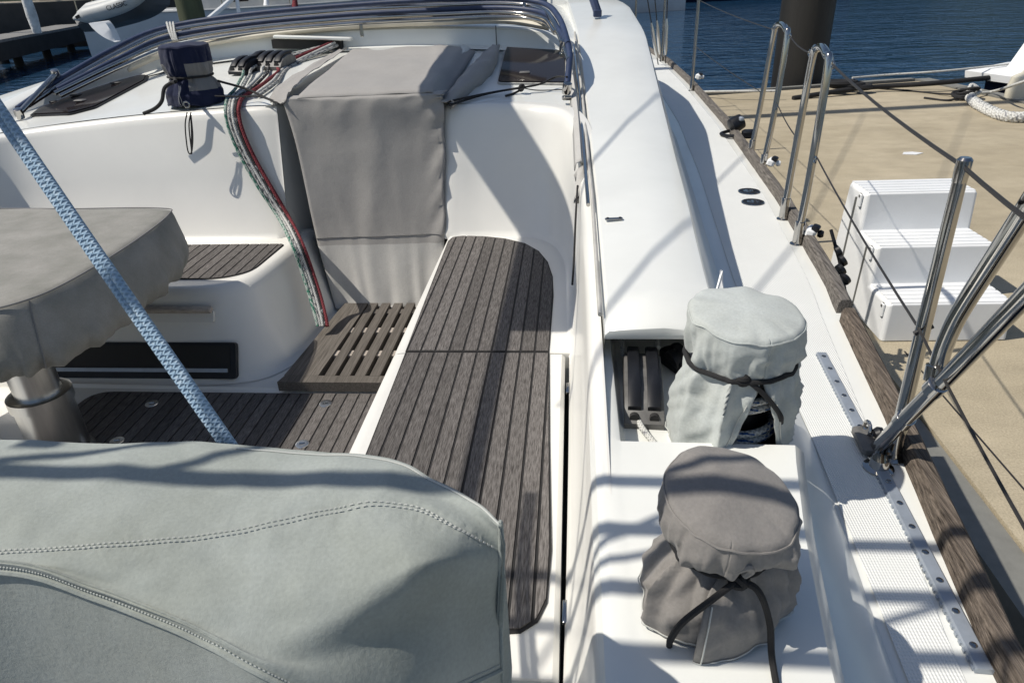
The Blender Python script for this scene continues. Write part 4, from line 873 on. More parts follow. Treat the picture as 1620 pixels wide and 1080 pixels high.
# ---------------------------------------------------------------- winch covers
def winch_cover(name, c, rt, rw, rb, h, htie, mat, label, slit=None, lap=0.0, lean=(0, 0), seed=1, folds=11, hem=0.0, colors=None, top_bulge=1.04, crisp=1.25, tilt=(0, 0), dome=0.012):
    """lathe-like cloth: flat top, rolled seam, bulging head, cord waist, skirt; slit=(angle, half width at hem)"""
    c = V(c); NA = 210; th0 = slit[0] if slit else 0.0
    prof = []   # (radius, height, gather, skirtness)
    for t in (0, .3, .6, .8, .9): prof.append((rt * t, h + dome * (1 - t * t) , 0.0, 0.0))
    prof += [(rt * 0.965, h + dome * 0.03, 0.02, 0), (rt, h - 0.008, 0.06, 0)]
    for k in range(1, 13):
        t = k / 13; prof.append((rt + (rw - rt) * t ** 4.5 + rt * (top_bulge - 1) * math.sin(PI * t) , h - 0.006 - (h - 0.006 - htie) * t, 0.12 + 0.88 * t ** 1.6, 0))
    prof += [(rw, htie, 1.0, 0.0), (rw, htie - 0.006, 1.0, 0.02)]
    for k in range(1, 19):
        t = k / 18; prof.append((rw + (rb - rw) * min(1, (t * 1.7)) ** 0.75 - 0.004 * max(0, t - 0.75), (htie - 0.006) * (1 - t), (1 - t) ** 0.6 * 0.75 + 0.22, t))
    rg = random.Random(seed); pl_hi = [(2 * PI * (q + rg.uniform(-.35, .35)) / 15, rg.uniform(.07, .22), rg.uniform(-.014, .016), rg.uniform(-3, 3)) for q in range(15)]; pl_lo = [(2 * PI * (q + rg.uniform(-.35, .35)) / 17, rg.uniform(.06, .19), rg.uniform(-.013, .022), rg.uniform(-2.5, 2.5)) for q in range(17)]
    def pleat(a, z):
        out = 0.0; dz_ = z - htie
        for a0, w0, am, sl in (pl_hi if dz_ > 0 else pl_lo):
            d = abs((a - a0 - sl * dz_ + PI) % (2 * PI) - PI); w1_ = w0 * (1 + abs(dz_) * 5)
            if d < w1_: out += am * (1 - d / w1_) ** 1.3
        return out * crisp
    rings = []
    for r, z, g, sk in prof:
        R = []; w = (slit[1] * sk ** 0.8 if sk > 0 else 0) if slit else 0.0
        if slit and slit[1] < 0: w = slit[1] * sst(0, 0.15, sk)
        for k in range(NA + 1):
            u = k / NA; a = th0 + w + (2 * PI - 2 * w) * u; pc_ = 0.5 - abs(u - 0.5)
            ca, sa = math.cos(a), math.sin(a)
            f = math.sin(a * folds + 3 * nz(ca * 1.5, sa * 1.5, seed)) + 0.7 * math.sin(a * (folds * 1.7) + 5 * nz(ca * 2, sa * 2, seed + 4 + sk))
            rr = r + g * 0.0022 * f * (r / rt) + 0.003 * nz(ca * 2.4, sa * 2.4, seed + 50) * sst(0.6, 1, r / rt) * (1 if sk == 0 else 0) + g * pleat(a, z) * (1.0 if sk == 0 else 1.15) - 0.013 * abs(nz(ca * 2.6, sa * 2.6 + z * 26, seed + 60)) * min(1, g * 2.5 + sk) * (1 if sk < .8 else 0.6) + 0.010 * nz(ca * 1.6 + 3, sa * 1.6 + z * 9, seed + 9) * min(1, g * 1.4 + sk) + 0.009 * nz(ca * 3 + 3, sa * 3 + z * 22, seed + 2) * (g if z < h else 0)
            if abs(z - htie) < 0.02: rr = rr * 0.0 + (r + (rr - r) * (0.35 + 0.65 * abs(z - htie) / 0.02))
            if lap and sk > 0: rr += lap * sst(0, 0.25, sk) * (1 - sst(0.0, 0.10, u)) - 0.006 * sst(0.9, 1.0, u)
            if sk == 0 and g > 0.1: rr -= 0.010 * max(0, math.sin(PI * (z - htie) / (h - htie))) * max(0, nz(ca * 4.5, sa * 4.5, seed + 71)) * 2
            zz_ = z
            if sk > 0.5: zz_ += 0.012 * nz(ca * 2.2, sa * 2.2, seed + 20) * (sk - 0.5) * 2
            if hem and sk > 0.3: zz_ -= hem * (sk - 0.3) * (1 - sst(0.0, 0.12, u))
            if sk == 0: zz_ += (tilt[0] * ca + tilt[1] * sa) * r * sst(htie, h, z)
            if z > h - 0.03: zz_ += 0.0055 * nz(ca * 1.9 * r / rt + 5, sa * 1.9 * r / rt, seed + 33) * (0.4 + 0.6 * r / rt) - 0.0022 * max(0, 1 - abs(nz(ca * 1.2 * r / rt + 2, sa * 1.2 * r / rt, seed + 44)) * 5) * r / rt + 0.003 * nz(ca * 3 * r / rt, sa * 3 * r / rt, seed + 30)
            R.append(c + V((rr * ca + lean[0] * z / h, rr * sa + lean[1] * z / h, zz_)))
        rings.append(R)
    b = MB(); b.loft(rings)
    o = b.build(name, mat if not colors else [mat, colors[0]], None, sharp=85)
    if colors:
        for p in o.data.polygons:
            q = p.center - c; a = math.atan2(q.y, q.x); 
            if colors[1](a, q.z): p.material_index = 1
    solidify(o, 0.0028)
    # seam stitching round the head and double rows at the skirt edges
    MB().tube([rings[6][k] + V((0, 0, 0.001)) for k in range(NA)], 0.0019, 5, closed=True).build("seam", mat, o)
    if slit:
        for k, s in ((3, 1), (NA - 3, -1)):
            MB().tube([rings[j][k] + (rings[j][k] - c).normalized() * 0.002 for j in range(24, len(rings))], 0.0012, 4).build("stitching", STITCH, o)
    MB().tube([rings[-2][k] + (rings[-2][k] - c).normalized() * 0.0022 for k in range(NA + 1)], 0.0011, 4).build('stitching', STITCH if not colors else mat, o)
    tag(o, label, "winch cover")
    mr_ = sum((rings[19][k] - c).xy.length for k in range(NA)) / NA
    waist = []
    for k in range(NA):
        d = (rings[19][k] - c - V((lean[0] * htie / h, lean[1] * htie / h, htie))); dr = d.xy.length; d = V((d.x, d.y, 0)).normalized()
        waist.append(c + V((lean[0] * htie / h, lean[1] * htie / h, htie + 0.003 * nz(d.x * 2, d.y * 2, seed))) + d * (max(mr_ + 0.003, mr_ * 0.6 + dr * 0.4 + 0.005)))
    return o, waist, rings
def pt_on(rings, ang, th0, j, off=0.006):
    NA = len(rings[0]) - 1; k = int(round(((ang - th0) % (2 * PI)) / (2 * PI) * NA)); q = rings[j][k]; return q
# pale one forward
th1 = math.radians(-78)
o1, ws1, rg1 = winch_cover("winch_cover", W1 + V((0.0, 0.0, 0.006)), 0.116, 0.108, 0.132, 0.318, 0.216, CV_PALE, "pale grey canvas winch cover, its front slit showing rope turns", slit=(th1, 0.52), seed=3, folds=9, lean=(0.004, -0.012), tilt=(-0.06, 0.06), dome=0.014)
b = MB(); b.tube(ws1, 0.0055, 8, closed=True); kc = ws1[2] + V((-0.045, 0.005, 0.003)); knot(b, kc, 0.006, 0.011)
q = rg1[24][4]; b.tube(spline([kc, kc + V((0.02, -0.008, -0.01)), q + V((-0.02, -0.006, 0.015)), q + V((0.006, -0.006, -0.02)), q + V((0.016, 0.01, -0.05))], 6), 0.0055, 8)
b.build("tie_cord", CORD, o1)
# taupe one aft, lapped front and long cord ends
th2 = math.radians(-100)
o2, ws2, rg2 = winch_cover("winch_cover", W2 + V((0, 0, 0.004)), 0.094, 0.068, 0.113, 0.214, 0.122, CV_TAUPE, "taupe canvas winch cover with black cord ends trailing to the deck", slit=(th2, -0.16), lap=0.016, seed=11, folds=8, lean=(0.012, -0.01), hem=0.022, top_bulge=1.10, crisp=1.5, tilt=(-0.14, 0.16), dome=0.016)
b = MB(); b.tube(ws2, 0.005, 8, closed=True); kc = ws2[8] + V((0.006, -0.006, 0.0)); knot(b, kc, 0.005, 0.011)
b.tube(spline([kc, kc + V((-0.035, -0.022, -0.012)), kc + V((-0.075, -0.028, -0.055)), kc + V((-0.088, -0.020, -0.10)), kc + V((-0.088, -0.012, -0.125))], 7), 0.005, 8)
b.tube(spline([kc, kc + V((0.025, -0.012, -0.008)), kc + V((0.045, -0.02, -0.06)), kc + V((0.052, -0.035, -0.115)), kc + V((0.050, -0.10, -0.130)), kc + V((0.046, -0.2, -0.134))], 7), 0.005, 8)
b.build("tie_cord", CORD, o2)
# small rolled cloth loop above the knot
MB().tube(spline([kc + V((-0.012, 0.0, 0.006)), kc + V((-0.014, -0.014, 0.03)), kc + V((0.004, -0.014, 0.04)), kc + V((0.012, -0.008, 0.028)), kc + V((0.004, -0.006, 0.016))], 6), 0.0065, 8).build("cloth_loop", CV_TAUPE, o2)
# navy and grey one on the cabin top
o3, ws3, rg3 = winch_cover("winch_cover", W3 + V((0, 0, 0.004)), 0.122, 0.108, 0.150, 0.285, 0.135, CV_NAVY, "navy and grey canvas winch cover on the cabin top", slit=(math.radians(-92), -0.05), seed=5, folds=6, colors=(CV_GREY2, lambda a, z: 0.07 < z < 0.20 and (-1.25 < a < 0.5 or -3.2 < a < -2.3)))
b = MB(); b.tube(ws3, 0.006, 8, closed=True)
k0 = aty(272, 131, 3.52); b.tube(spline([ws3[150], k0 + V((0.02, 0, 0.005)), k0, aty(260, 140, 3.5), aty(256, 160, 3.48), aty(245, 172, 3.47), aty(227, 180, 3.46)], 6), 0.009, 8)
b.build("tie_cord", CORD, o3)
b = MB()
for dx in (0, 6):
    b.tube(spline([aty(296 + dx, 178, 3.45), aty(293 + dx, 200, 3.43), aty(297 + dx, 238, 3.41), aty(303, 241, 3.40), aty(305 - dx * 0.3, 215, 3.42), aty(302, 182, 3.45)], 6), 0.0035, 6)
b.build("draw_string", CORD, o3)
c = aty(297, 165, 3.475); MB().tube([c + V((0.014 * math.cos(a), -0.012, 0.014 * math.sin(a))) for a in [2 * PI * k / 14 for k in range(14)]], 0.004, 6, closed=True).build("eyelet", STEEL, o3)

# ---------------------------------------------------------------- foreground helm cover
def helm_cover():
    # rows of (sight line x, y, height): back edge hem, far edge, stitched seam, thick seam, front face
    A0 = [(-420, 702), (-200, 702), (0, 705), (190, 708), (375, 712), (600, 731), (690, 766), (756, 802), (790, 832)]
    rows = [
        [(x, y, 1.60) for x, y in A0],
        [(-420, 780, 1.615), (-200, 780, 1.615), (0, 780, 1.613), (190, 778, 1.612), (375, 772, 1.610), (575, 765, 1.606), (672, 782, 1.600), (740, 812, 1.596), (791, 845, 1.580)],
        [(-420, 880, 1.62), (-200, 880, 1.62), (0, 868, 1.62), (180, 860, 1.616), (360, 838, 1.612), (540, 800, 1.610), (650, 800, 1.606), (726, 835, 1.598), (790, 870, 1.560)],
        [(-420, 886, 1.622), (-200, 886, 1.622), (0, 886, 1.622), (172, 902, 1.612), (335, 915, 1.604), (505, 905, 1.606), (635, 880, 1.606), (712, 872, 1.596), (791, 884, 1.548)],
        [(-420, 889, 1.622), (-200, 889, 1.622), (0, 889, 1.622), (160, 922, 1.606), (318, 968, 1.592), (470, 985, 1.584), (612, 935, 1.594), (700, 905, 1.584), (790, 905, 1.525)],
        [(-420, 891, 1.622), (-200, 891, 1.622), (0, 891, 1.622), (153, 932, 1.606), (306, 988, 1.588), (445, 1040, 1.566), (610, 1010, 1.540), (706, 985, 1.515), (791, 965, 1.455)],
        [(-420, 894, 1.622), (-200, 894, 1.622), (0, 894, 1.622), (150, 938, 1.602), (300, 998, 1.584), (435, 1066, 1.560), (590, 1120, 1.495), (704, 1090, 1.450), (793, 1050, 1.385)],
        [(-420, 960, 1.560), (-200, 960, 1.56), (0, 965, 1.562), (140, 1012, 1.545), (275, 1080, 1.525), (400, 1160, 1.500), (560, 1210, 1.44), (690, 1180, 1.40), (796, 1130, 1.32)],
        [(-420, 1200, 1.40), (-200, 1200, 1.40), (0, 1200, 1.41), (130, 1240, 1.41), (240, 1300, 1.40), (340, 1340, 1.39), (460, 1340, 1.37), (620, 1320, 1.34), (800, 1280, 1.22)],
    ]
    P = [[atz(x, y, z) for x, y, z in r] for r in rows]
    back = [[p + V((0, 0.012, -0.03)) for p in P[0]], [p + V((0, 0.03, -0.25)) for p in P[0]]]
    low = [[V((p.x * 1.0, p.y - 0.02, 1.05)) for p in P[-1]]]
    # starboard side wall hanging straight down
    P = [back[1], back[0]] + P + low
    P[-2] = [p + V((0, -0.022, -0.34)) for p in P[-4]]; P[-3] = [p + V((0, -0.010, -0.10)) for p in P[-4]]; P[-1] = [p + V((0, -0.02, -0.5)) for p in P[-4]]
    S = [spline(r, 20) for r in P]; nc = len(S[0]); cols = [spline([r[k] for r in S], 9) for k in range(nc)]
    def wr(p, i, j):
        d = 0.0075 * nz(p.x * 5.0 + p.y * 4, p.y * 7 - p.x * 3, 1) + 0.006 * (0.35 - abs(nz(p.x * 7 + p.y * 6, p.y * 10 - p.x * 4, 2))) + 0.0018 * nz(p.x * 25, p.y * 40 + p.z * 20, 3)
        return p + V((0, -0.2 * d, d))
    rings = []
    for i in range(nc): rings.append([wr(p, i, j) for j, p in enumerate(cols[i])])
    for i in range(nc):
        for j_ in (9 * 4, 9 * 8):
            rings[i][j_] = rings[i][j_] - V((0, 0, 0.0015))
            for dj in (-2, -1, 2, 3): rings[i][j_ + dj] = rings[i][j_ + dj] + V((0, 0, 0.0016 * math.sin(i * 1.9 + dj) * nz(i * 0.35, dj * 0.1, 3) * 2))
    last = rings[-1]
    side = [[V((q.x + 0.002 - 0.010 * k + 0.003 * nz(q.y * 20, k), q.y - 0.0, q.z - 0.03 - 0.13 * k - 0.0 * k)) for q in last] for k in (0, 1, 2, 3)]
    o = MB().loft(rings + side).build("helm_cover", CV_SAGE, None, sharp=85); solidify(o, 0.003)
    def seam(row, off, name, m, r, double=None):
        q = [rings[i][row] + V((0, -0.001, off)) for i in range(nc)]
        MB().tube(q, r, 5).build(name, m, o)
    j2, j4 = 9 * 4, 9 * 8
    # stitches as short raised dashes along the two seams
    for row, r, m, gap in ((j2, 0.0009, STITCH, 0.005), (j2 + 1, 0.0009, STITCH, 0.005), (j4, 0.0009, STITCH_D, 0.0034)):
        line = [rings[i][row] for i in range(nc)]; b = MB(); L = 0
        dense = []
        for p, q in zip(line, line[1:]):
            k = max(1, int((q - p).length / (gap * 0.5)))
            dense += [p.lerp(q, t / k) for t in range(k)]
        for i in range(0, len(dense) - 2, 2): b.tube([dense[i] + V((0, -0.0012, 0.0018)), dense[i + 1] + V((0, -0.0012, 0.0018))], r, 4)
        st = b.build("stitching", m, o); st["kind"] = "stuff"
    MB().tube([rings[i][j4 + 1] + V((0, -0.001, -0.0008)) for i in range(nc)], 0.0034, 6).build("piping", CV_SAGE, o)
    MB().tube([rings[i][j2 - 27 + 9] + V((0, 0, 0.0012)) for i in range(80, nc)], 0.0012, 5).build("stitching", STITCH, o)
    MB().tube([last[j] + V((0.001, 0, 0.001)) for j in range(9, len(last) - 9)], 0.0026, 6).build("piping", CV_SAGE, o)
    tag(o, "large sage grey canvas cover over the helm in the foreground", "helm cover")
helm_cover()

# ---------------------------------------------------------------- mainsheet and halyards
lo = atd(388, 742, 1.02); hi = atd(-6, 160, 1.02); tp = hi + (hi - lo) * 0.9
side = (hi - lo).cross(FW).normalized()
b = MB()
for s in (-1, 1):
    n = 50; pts = []
    for i in range(n + 1):
        t = i / n; w = 0.0066 * s; c = lo.lerp(tp, t) + side * w + V((0, 0, -0.02 * math.sin(PI * t))) + FW * (0.004 * s)
        pts.append(c)
    b.tube(pts, 0.0069, 18)
tag(b.build("mainsheet_rope", RP_BLUE), "doubled pale blue braided rope slanting across the left foreground", "rope")

bundle = [(0, RP_GREEN, "white and green halyard, leftmost tail of the bundle", 0.0085), (6, RP_GREY, "grey flecked halyard next to the green one", 0.0085), (11, RP_WHITE, "white halyard in the middle of the bundle", 0.0085), (16, RP_BLACK, "charcoal halyard next to the red one", 0.0085), (21, RP_RED, "red halyard, rightmost tail of the bundle", 0.0095)]
heads = [(383, 122, 400, 96, 500, 76), (394, 121, 410, 96, 506, 74), (413, 118, 424, 96, 512, 73), (422, 117, 434, 96, 518, 71), (440, 114, 446, 96, 526, 67)]
for (dx, m, lab, r), (hx, hy, cx_, cy_, ex, ey) in zip(bundle, heads):
    k = dx / 21.0
    pts = [aty(ex, ey, 4.86), on_top(cx_, cy_ + 6, 0.045), on_top(hx, hy, 0.020), on_top(372 + dx * 1.7, 141 - dx * 0.1, 0.015 + 0.01 * (1 - k)), on_top(361 + dx * 1.15, 153, 0.018), aty(357 + dx, 168, 3.545), aty(358 + dx, 188, 3.50), aty(366 + dx, 215, 3.475), aty(383 + dx, 252, 3.45), aty(409 + dx * 0.98, 297, 3.415), aty(441 + dx * 0.8, 345, 3.36), atx(461 + dx * 0.8, 385, -1.345 + 0.002 * dx), atx(476 + dx * 0.8, 425, -1.305 + 0.002 * dx), atx(489 + dx * 0.8, 465, -1.26 + 0.002 * dx), atx(499 + dx * 0.75, 500, -1.215 + 0.002 * dx), atx(503 + dx * 0.7, 516, -1.20 + 0.002 * dx)]
    tag(MB().tube(spline(pts, 6), r, 10).build("halyard", m), lab, "rope", "halyards led over the port bulkhead")
for i, (hx, hy, ex, ey, m) in enumerate(((452, 112, 530, 68, RP_WHITE), (458, 110, 534, 72, RP_GREY))):
    tag(MB().tube(spline([aty(ex, ey, 4.86), on_top(456 + 6 * i, 104, 0.03), on_top(430 + 8 * i, 130, 0.015), on_top(400 + 8 * i, 152, 0.015)], 6), 0.009, 10).build("halyard", m), ("white halyard beside the companionway cover" if i == 0 else "grey flecked halyard touching the companionway cover"), "rope", "halyards led over the port bulkhead")
# tail coming out of the coaming clutch
tag(MB().tube(spline([(0.152, 1.385, 1.214), (0.165, 1.33, 1.208), (0.205, 1.245, 1.206), (0.245, 1.19, 1.214), (0.262, 1.17, 1.26), (0.268, 1.13, 1.276)], 6), 0.0075, 10).build("sheet_tail", RP_WHITE), "white flecked rope leaving the double clutch by the pale winch cover", "rope")

# ---------------------------------------------------------------- boarding steps on the dock
st = thing("boarding_steps", "white plastic three-step boarding stairs on the tan dock", "boarding steps", (1.75, 3.5, DZ))
xl, xr = 1.475, 2.065; yf = 3.10; rise, tread = 0.195, 0.245
prof = [(yf, 0), (yf + 0.012, rise)]; 
for i in range(1, 3): prof += [(yf + tread * i, rise * i), (yf + tread * i + 0.010, rise * (i + 1))]
prof += [(yf + tread * 3 + 0.0, rise * 3), (yf + tread * 3 + 0.03, 0)]
rot = Matrix.Rotation(0.03, 3, 'Z'); oc = V((1.77, 3.4, 0))
def ST(x, y, z): d = rot @ (V((x, y, 0)) - oc); return V((d.x + oc.x, d.y + oc.y, z + DZ))
rings = []
for x, k in ((xl - 0.0, 0.014), (xl + 0.012, 0.0), (xr - 0.012, 0.0), (xr, 0.014)):
    r = []
    for j, (y, z) in enumerate(prof):
        fl = (0.02 if x < 1.7 else -0.02) * (z / 0.585)
        r.append(ST(x + fl, y + (k if j < len(prof) - 2 else -k), max(0, z - (k if z > 0 else 0)) ))
    rings.append(r)
bo_ = MB().loft(rings, True, True, True).build("body", WHITEP, st, sharp=80)
bv = bo_.modifiers.new("edges", 'BEVEL'); bv.width = 0.009; bv.segments = 3; bv.limit_method = 'ANGLE'; bv.angle_limit = math.radians(28); bv.harden_normals = True
for i in range(3):
    y0, y1, z = yf + tread * i + 0.016, yf + tread * (i + 1) + 0.004, rise * (i + 1); b = MB(); fl = 0.02 * (z / 0.585)
    a, c_ = xl + fl + 0.014, xr - fl - 0.014
    for k in range(5):
        ya = y0 + (y1 - y0) * k / 5; yb = y0 + (y1 - y0) * (k + 0.88) / 5
        q = [ST(a, ya + 0.004, z + 0.004), ST(c_, ya + 0.004, z + 0.004), ST(c_, yb - 0.004, z + 0.004), ST(a, yb - 0.004, z + 0.004)]
        w_ = [ST(a - 0.003, ya, z - 0.018), ST(c_ + 0.003, ya, z - 0.018), ST(c_ + 0.003, yb, z - 0.018), ST(a - 0.003, yb, z - 0.018)]
        b.loft([w_, q], True, False, True)
    b.build("tread", WHITEP, st, smooth=False)
for i in range(3):    # moulded mounting lugs on the near side
    for yy in (yf + tread * i + 0.05,):
        z = rise * (i + 1) - 0.045; o = MB().box(ST(xl + 0.015 * (z / 0.585) - 0.004, yy, z), (0.014, 0.03, 0.07), None, 0.005).build("lug", WHITEP, st)
        MB().lathe([(0.007, 0), (0.007, 0.002)], ST(xl + 0.015 * (z / 0.585) - 0.012, yy, z + 0.022), 10, (-1, 0, 0)).build("lug_hole", DGREY, o)
for yy, hh in ((3.46, 0.36), (3.70, 0.54)):
    MB().box(ST(xl + 0.012 * hh, yy, hh / 2), (0.012, 0.004, hh), Matrix.Rotation(0.03, 3, 'Y')).build("side_groove", GREYRUB, st)

# pale label or leaf lying on the dock
c = atz(1442, 243, DZ + 0.003); o = MB().prism([(c.x - 0.09, c.y - 0.02), (c.x + 0.02, c.y - 0.05), (c.x + 0.11, c.y + 0.01), (c.x + 0.03, c.y + 0.06), (c.x - 0.05, c.y + 0.05)], DZ + 0.001, DZ + 0.006).build("paper_scrap", WHITEP, smooth=False)
tag(o, "small scrap of white paper lying on the tan dock", "litter")

# ---------------------------------------------------------------- pilings
PILE1 = material("dark_steel_piling", (0.017, 0.0155, 0.013), 0.55, vary=(2.5, 0.4), bump=(30, 0.4, 0.01), stretch=(1, 1, 0.15))
PILE2 = material("green_stained_piling", (0.075, 0.085, 0.045), 0.85, vary=(3, 0.4), bump=(20, 0.6, 0.02), stretch=(1, 1, 0.15))
PILE3 = material("black_tarred_piling", (0.02, 0.02, 0.02), 0.8, vary=(3, 0.4))
tag(MB().lathe([(0.37, -1), (0.37, 6.0)], (3.38, 11.42, 0), 40).build("piling", PILE1), "thick dark steel piling at the dock's far edge", "piling")
pgo = atd(301, 16, 13.5)
def bumpy_post(r, c, h, m, lab, g=None):
    rings = []
    for i in range(12):
        z = -0.6 + (h + 0.6) * i / 11; rings.append([V((c.x + (r + 0.02 * nz(math.cos(a) * 2, z, math.sin(a) * 2)) * math.cos(a), c.y + (r + 0.02 * nz(math.cos(a) * 2, z, math.sin(a) * 2)) * math.sin(a), z)) for a in [2 * PI * k / 24 for k in range(24)]])
    return tag(MB().loft(rings, True, True, True).build("piling", m), lab, "piling", g)
bumpy_post(0.24, pgo, 4.5, PILE2, "green stained wooden piling behind the folded sprayhood")

# ---------------------------------------------------------------- far pier and moored boats, upper left
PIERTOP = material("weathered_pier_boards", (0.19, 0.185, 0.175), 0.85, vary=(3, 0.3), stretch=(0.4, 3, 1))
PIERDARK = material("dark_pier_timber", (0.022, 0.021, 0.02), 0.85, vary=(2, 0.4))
PZ = 0.95
pa, pb2 = atz(-60, 74, PZ), atz(150, 36, PZ); pdir = (pb2 - pa).normalized(); pn = V((-pdir.y, pdir.x, 0))
pr = thing("pier", "low timber pier with dark sides beyond the water", "pier", tuple(pa))
q0, q1 = pa - pdir * 12, pb2 - pdir * 0.5
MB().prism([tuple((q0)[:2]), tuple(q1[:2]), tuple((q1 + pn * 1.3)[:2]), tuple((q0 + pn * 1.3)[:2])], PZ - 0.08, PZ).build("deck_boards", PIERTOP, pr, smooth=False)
q0b, q1b = q0 - pn * 0.02, q1 - pn * 0.02
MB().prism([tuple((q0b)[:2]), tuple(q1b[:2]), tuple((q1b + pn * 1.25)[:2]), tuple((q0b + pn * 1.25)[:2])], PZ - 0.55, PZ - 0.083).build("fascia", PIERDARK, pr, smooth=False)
for k in range(9):
    c = q0.lerp(q1, (k + 0.5) / 9) + pn * 0.6; MB().tube([(c.x, c.y, -1), (c.x, c.y, PZ - 0.56)], 0.14, 10).build("pier_leg", PIERDARK, pr)
bumpy_post(0.16, pa.lerp(pb2, 0.55) + pn * 1.7, 3.8, PILE3, "black piling rising behind the pier at top left")
WRAP = material("torn_white_wrap", (0.66, 0.66, 0.64), 0.7, vary=(4, 0.3), bump=(8, 0.6, 0.05))
c = atd(46, 12, 17.5); b = MB(); b.lathe([(0.10, -0.6), (0.13, -0.2), (0.11, 0.4), (0.09, 1.2)], c, 16); tag(b.build("wrapped_post", WRAP), "post wrapped in torn white plastic at top left", "post")

def far_boat(name, lab, stern, heading, length, beam, free, hull_m, deck_m, cabin=True, cab_h=0.55, mast=True, sheer=0.25):
    h = V((math.cos(heading), math.sin(heading), 0)); s = V((-h.y, h.x, 0)); base_ = V((stern.x, stern.y, 0))
    t = thing(name, lab, "boat", tuple(base_)); rings = []; dk = []
    for i in range(13):
        u = i / 12; w = beam / 2 * (0.78 + 0.4 * u - 1.18 * u ** 3.2) if u < 1 else 0.02; w = max(0.02, w); z = free + sheer * (u - 0.3) ** 2
        c_ = base_ + h * (length * u)
        rings.append([c_ + s * w + V((0, 0, z)), c_ + s * w * 0.96 + V((0, 0, 0.45 * z)), c_ + s * w * 0.7 - V((0, 0, 0.15)), c_ - s * w * 0.7 - V((0, 0, 0.15)), c_ - s * w * 0.96 + V((0, 0, 0.45 * z)), c_ - s * w + V((0, 0, z))])
        dk.append([c_ + s * w * 0.97 + V((0, 0, z - 0.01)), c_ + V((0, 0, z + 0.05)), c_ - s * w * 0.97 + V((0, 0, z - 0.01))])
    MB().loft(rings, cap0=True).build("hull", hull_m, t); MB().loft(dk).build("deck", deck_m, t)
    b = MB(); b.tube([r[0] + V((0, 0, 0.02)) for r in rings], 0.035, 6); b.tube([r[-1] + V((0, 0, 0.02)) for r in rings], 0.035, 6); b.build("rub_rail", deck_m, t)
    if cabin:
        cr = []
        for u, q in ((0.28, 0.72), (0.30, 0.86), (0.36, 1.0), (0.58, 0.95), (0.66, 0.55), (0.70, 0.2)):
            c_ = base_ + h * (length * u) + V((0, 0, free)); w = beam * 0.30
            cr.append([c_ + s * w, c_ + s * w * 0.92 + V((0, 0, cab_h * q)), c_ - s * w * 0.92 + V((0, 0, cab_h * q)), c_ - s * w])
        MB().loft(cr, cap0=True, cap1=True).build("cabin", deck_m, t, smooth=False)
        for sg in (-1, 1):
            for u in (0.38, 0.46, 0.54):
                c_ = base_ + h * (length * u) + s * (sg * beam * 0.292) + V((0, 0, free + cab_h * 0.5)); MB().box(c_, (0.42, 0.03, cab_h * 0.36), Matrix.Rotation(heading, 3, 'Z')).build("window", GLASS, t, smooth=False)
    if mast:
        c_ = base_ + h * (length * 0.55); MB().tube([c_ + V((0, 0, free)), c_ + V((0, 0, 11))], 0.08, 8).build("mast", ALU, t)
        MB().tube([c_ + V((0, 0, free + 1.4)), c_ - h * (length * 0.42) + V((0, 0, free + 1.3))], 0.07, 8).build("boom", CV_NAVY, t)
    # guard rails round the deck
    b = MB()
    for i in range(0, 12, 2):
        for e_ in (0, -1): b.tube([rings[i][e_], rings[i][e_] + V((0, 0, 0.6))], 0.016, 6)
    b.tube([r[0] + V((0, 0, 0.6)) for r in rings[:12]], 0.012, 5); b.tube([r[-1] + V((0, 0, 0.6)) for r in rings[:12]], 0.012, 5); b.build("guard_rail", STEEL, t)
    return t
HULLW = material("white_topsides", (0.62, 0.63, 0.64), 0.3, vary=(1, 0.1)); HULLB = material("dark_brown_topsides", (0.06, 0.048, 0.040), 0.4, vary=(1.5, 0.3)); HULLN = material("navy_topsides", (0.012, 0.018, 0.045), 0.25); HULLG = material("grey_topsides", (0.25, 0.26, 0.27), 0.4, vary=(1, 0.2))
DECKT = material("tan_deck", (0.34, 0.29, 0.22), 0.7, vary=(2, 0.2)); DECKW = material("offwhite_deck", (0.55, 0.55, 0.53), 0.5, vary=(2, 0.12))
far_boat("moored_boat", "dark brown hulled boat moored behind the pier at top left", atd(-70, 32, 30), 0.30, 14, 4.2, 1.75, HULLB, DECKT, sheer=0.4)
far_boat("moored_boat", "white yacht stern-on beyond the pier, carrying the inflatable", atd(146, 48, 20.0), 0.42, 11, 3.4, 1.5, HULLW, DECKW, mast=True)
far_boat("moored_boat", "navy hulled yacht behind the green piling", atd(325, 8, 24), 0.45, 11, 3.4, 1.6, HULLN, DECKW)
far_boat("moored_boat", "grey motor boat beyond the middle of the sprayhood frame", atd(440, 0, 32), 0.15, 13, 4.0, 1.8, HULLG, DECKT, cab_h=0.9, mast=False)
far_boat("moored_boat", "white motor boat beyond the right part of the sprayhood frame", atd(690, -8, 36), 0.1, 13, 4.0, 1.8, HULLW, DECKW, cab_h=1.0, mast=False)
far_boat("moored_boat", "dark navy yacht whose reflection darkens the water by the shrouds", V((2.0, 50, 0)), 0.1, 16, 4.6, 2.2, HULLN, DECKT, cab_h=1.0)

# white bathing step on the yacht's stern
c = atd(160, 46, 14.4); b = MB()
rings = []
for k in range(9):
    t = k / 8; a = atd(140 + 42 * t, 37 + 30 * t ** 0.8 + 3 * math.sin(PI * t), 12.2); d2 = atd(163 + 19 * t, 34 + 30 * t ** 1.5, 12.35); rings.append([a, d2, d2 + V((-0.05, 0.25, 0)), a + V((-0.05, 0.25, 0))])
b.loft(rings, True, True, True); tag(b.build("swim_step", WHITEP), "curved white swim step hung on the far yacht's stern", "swim step")

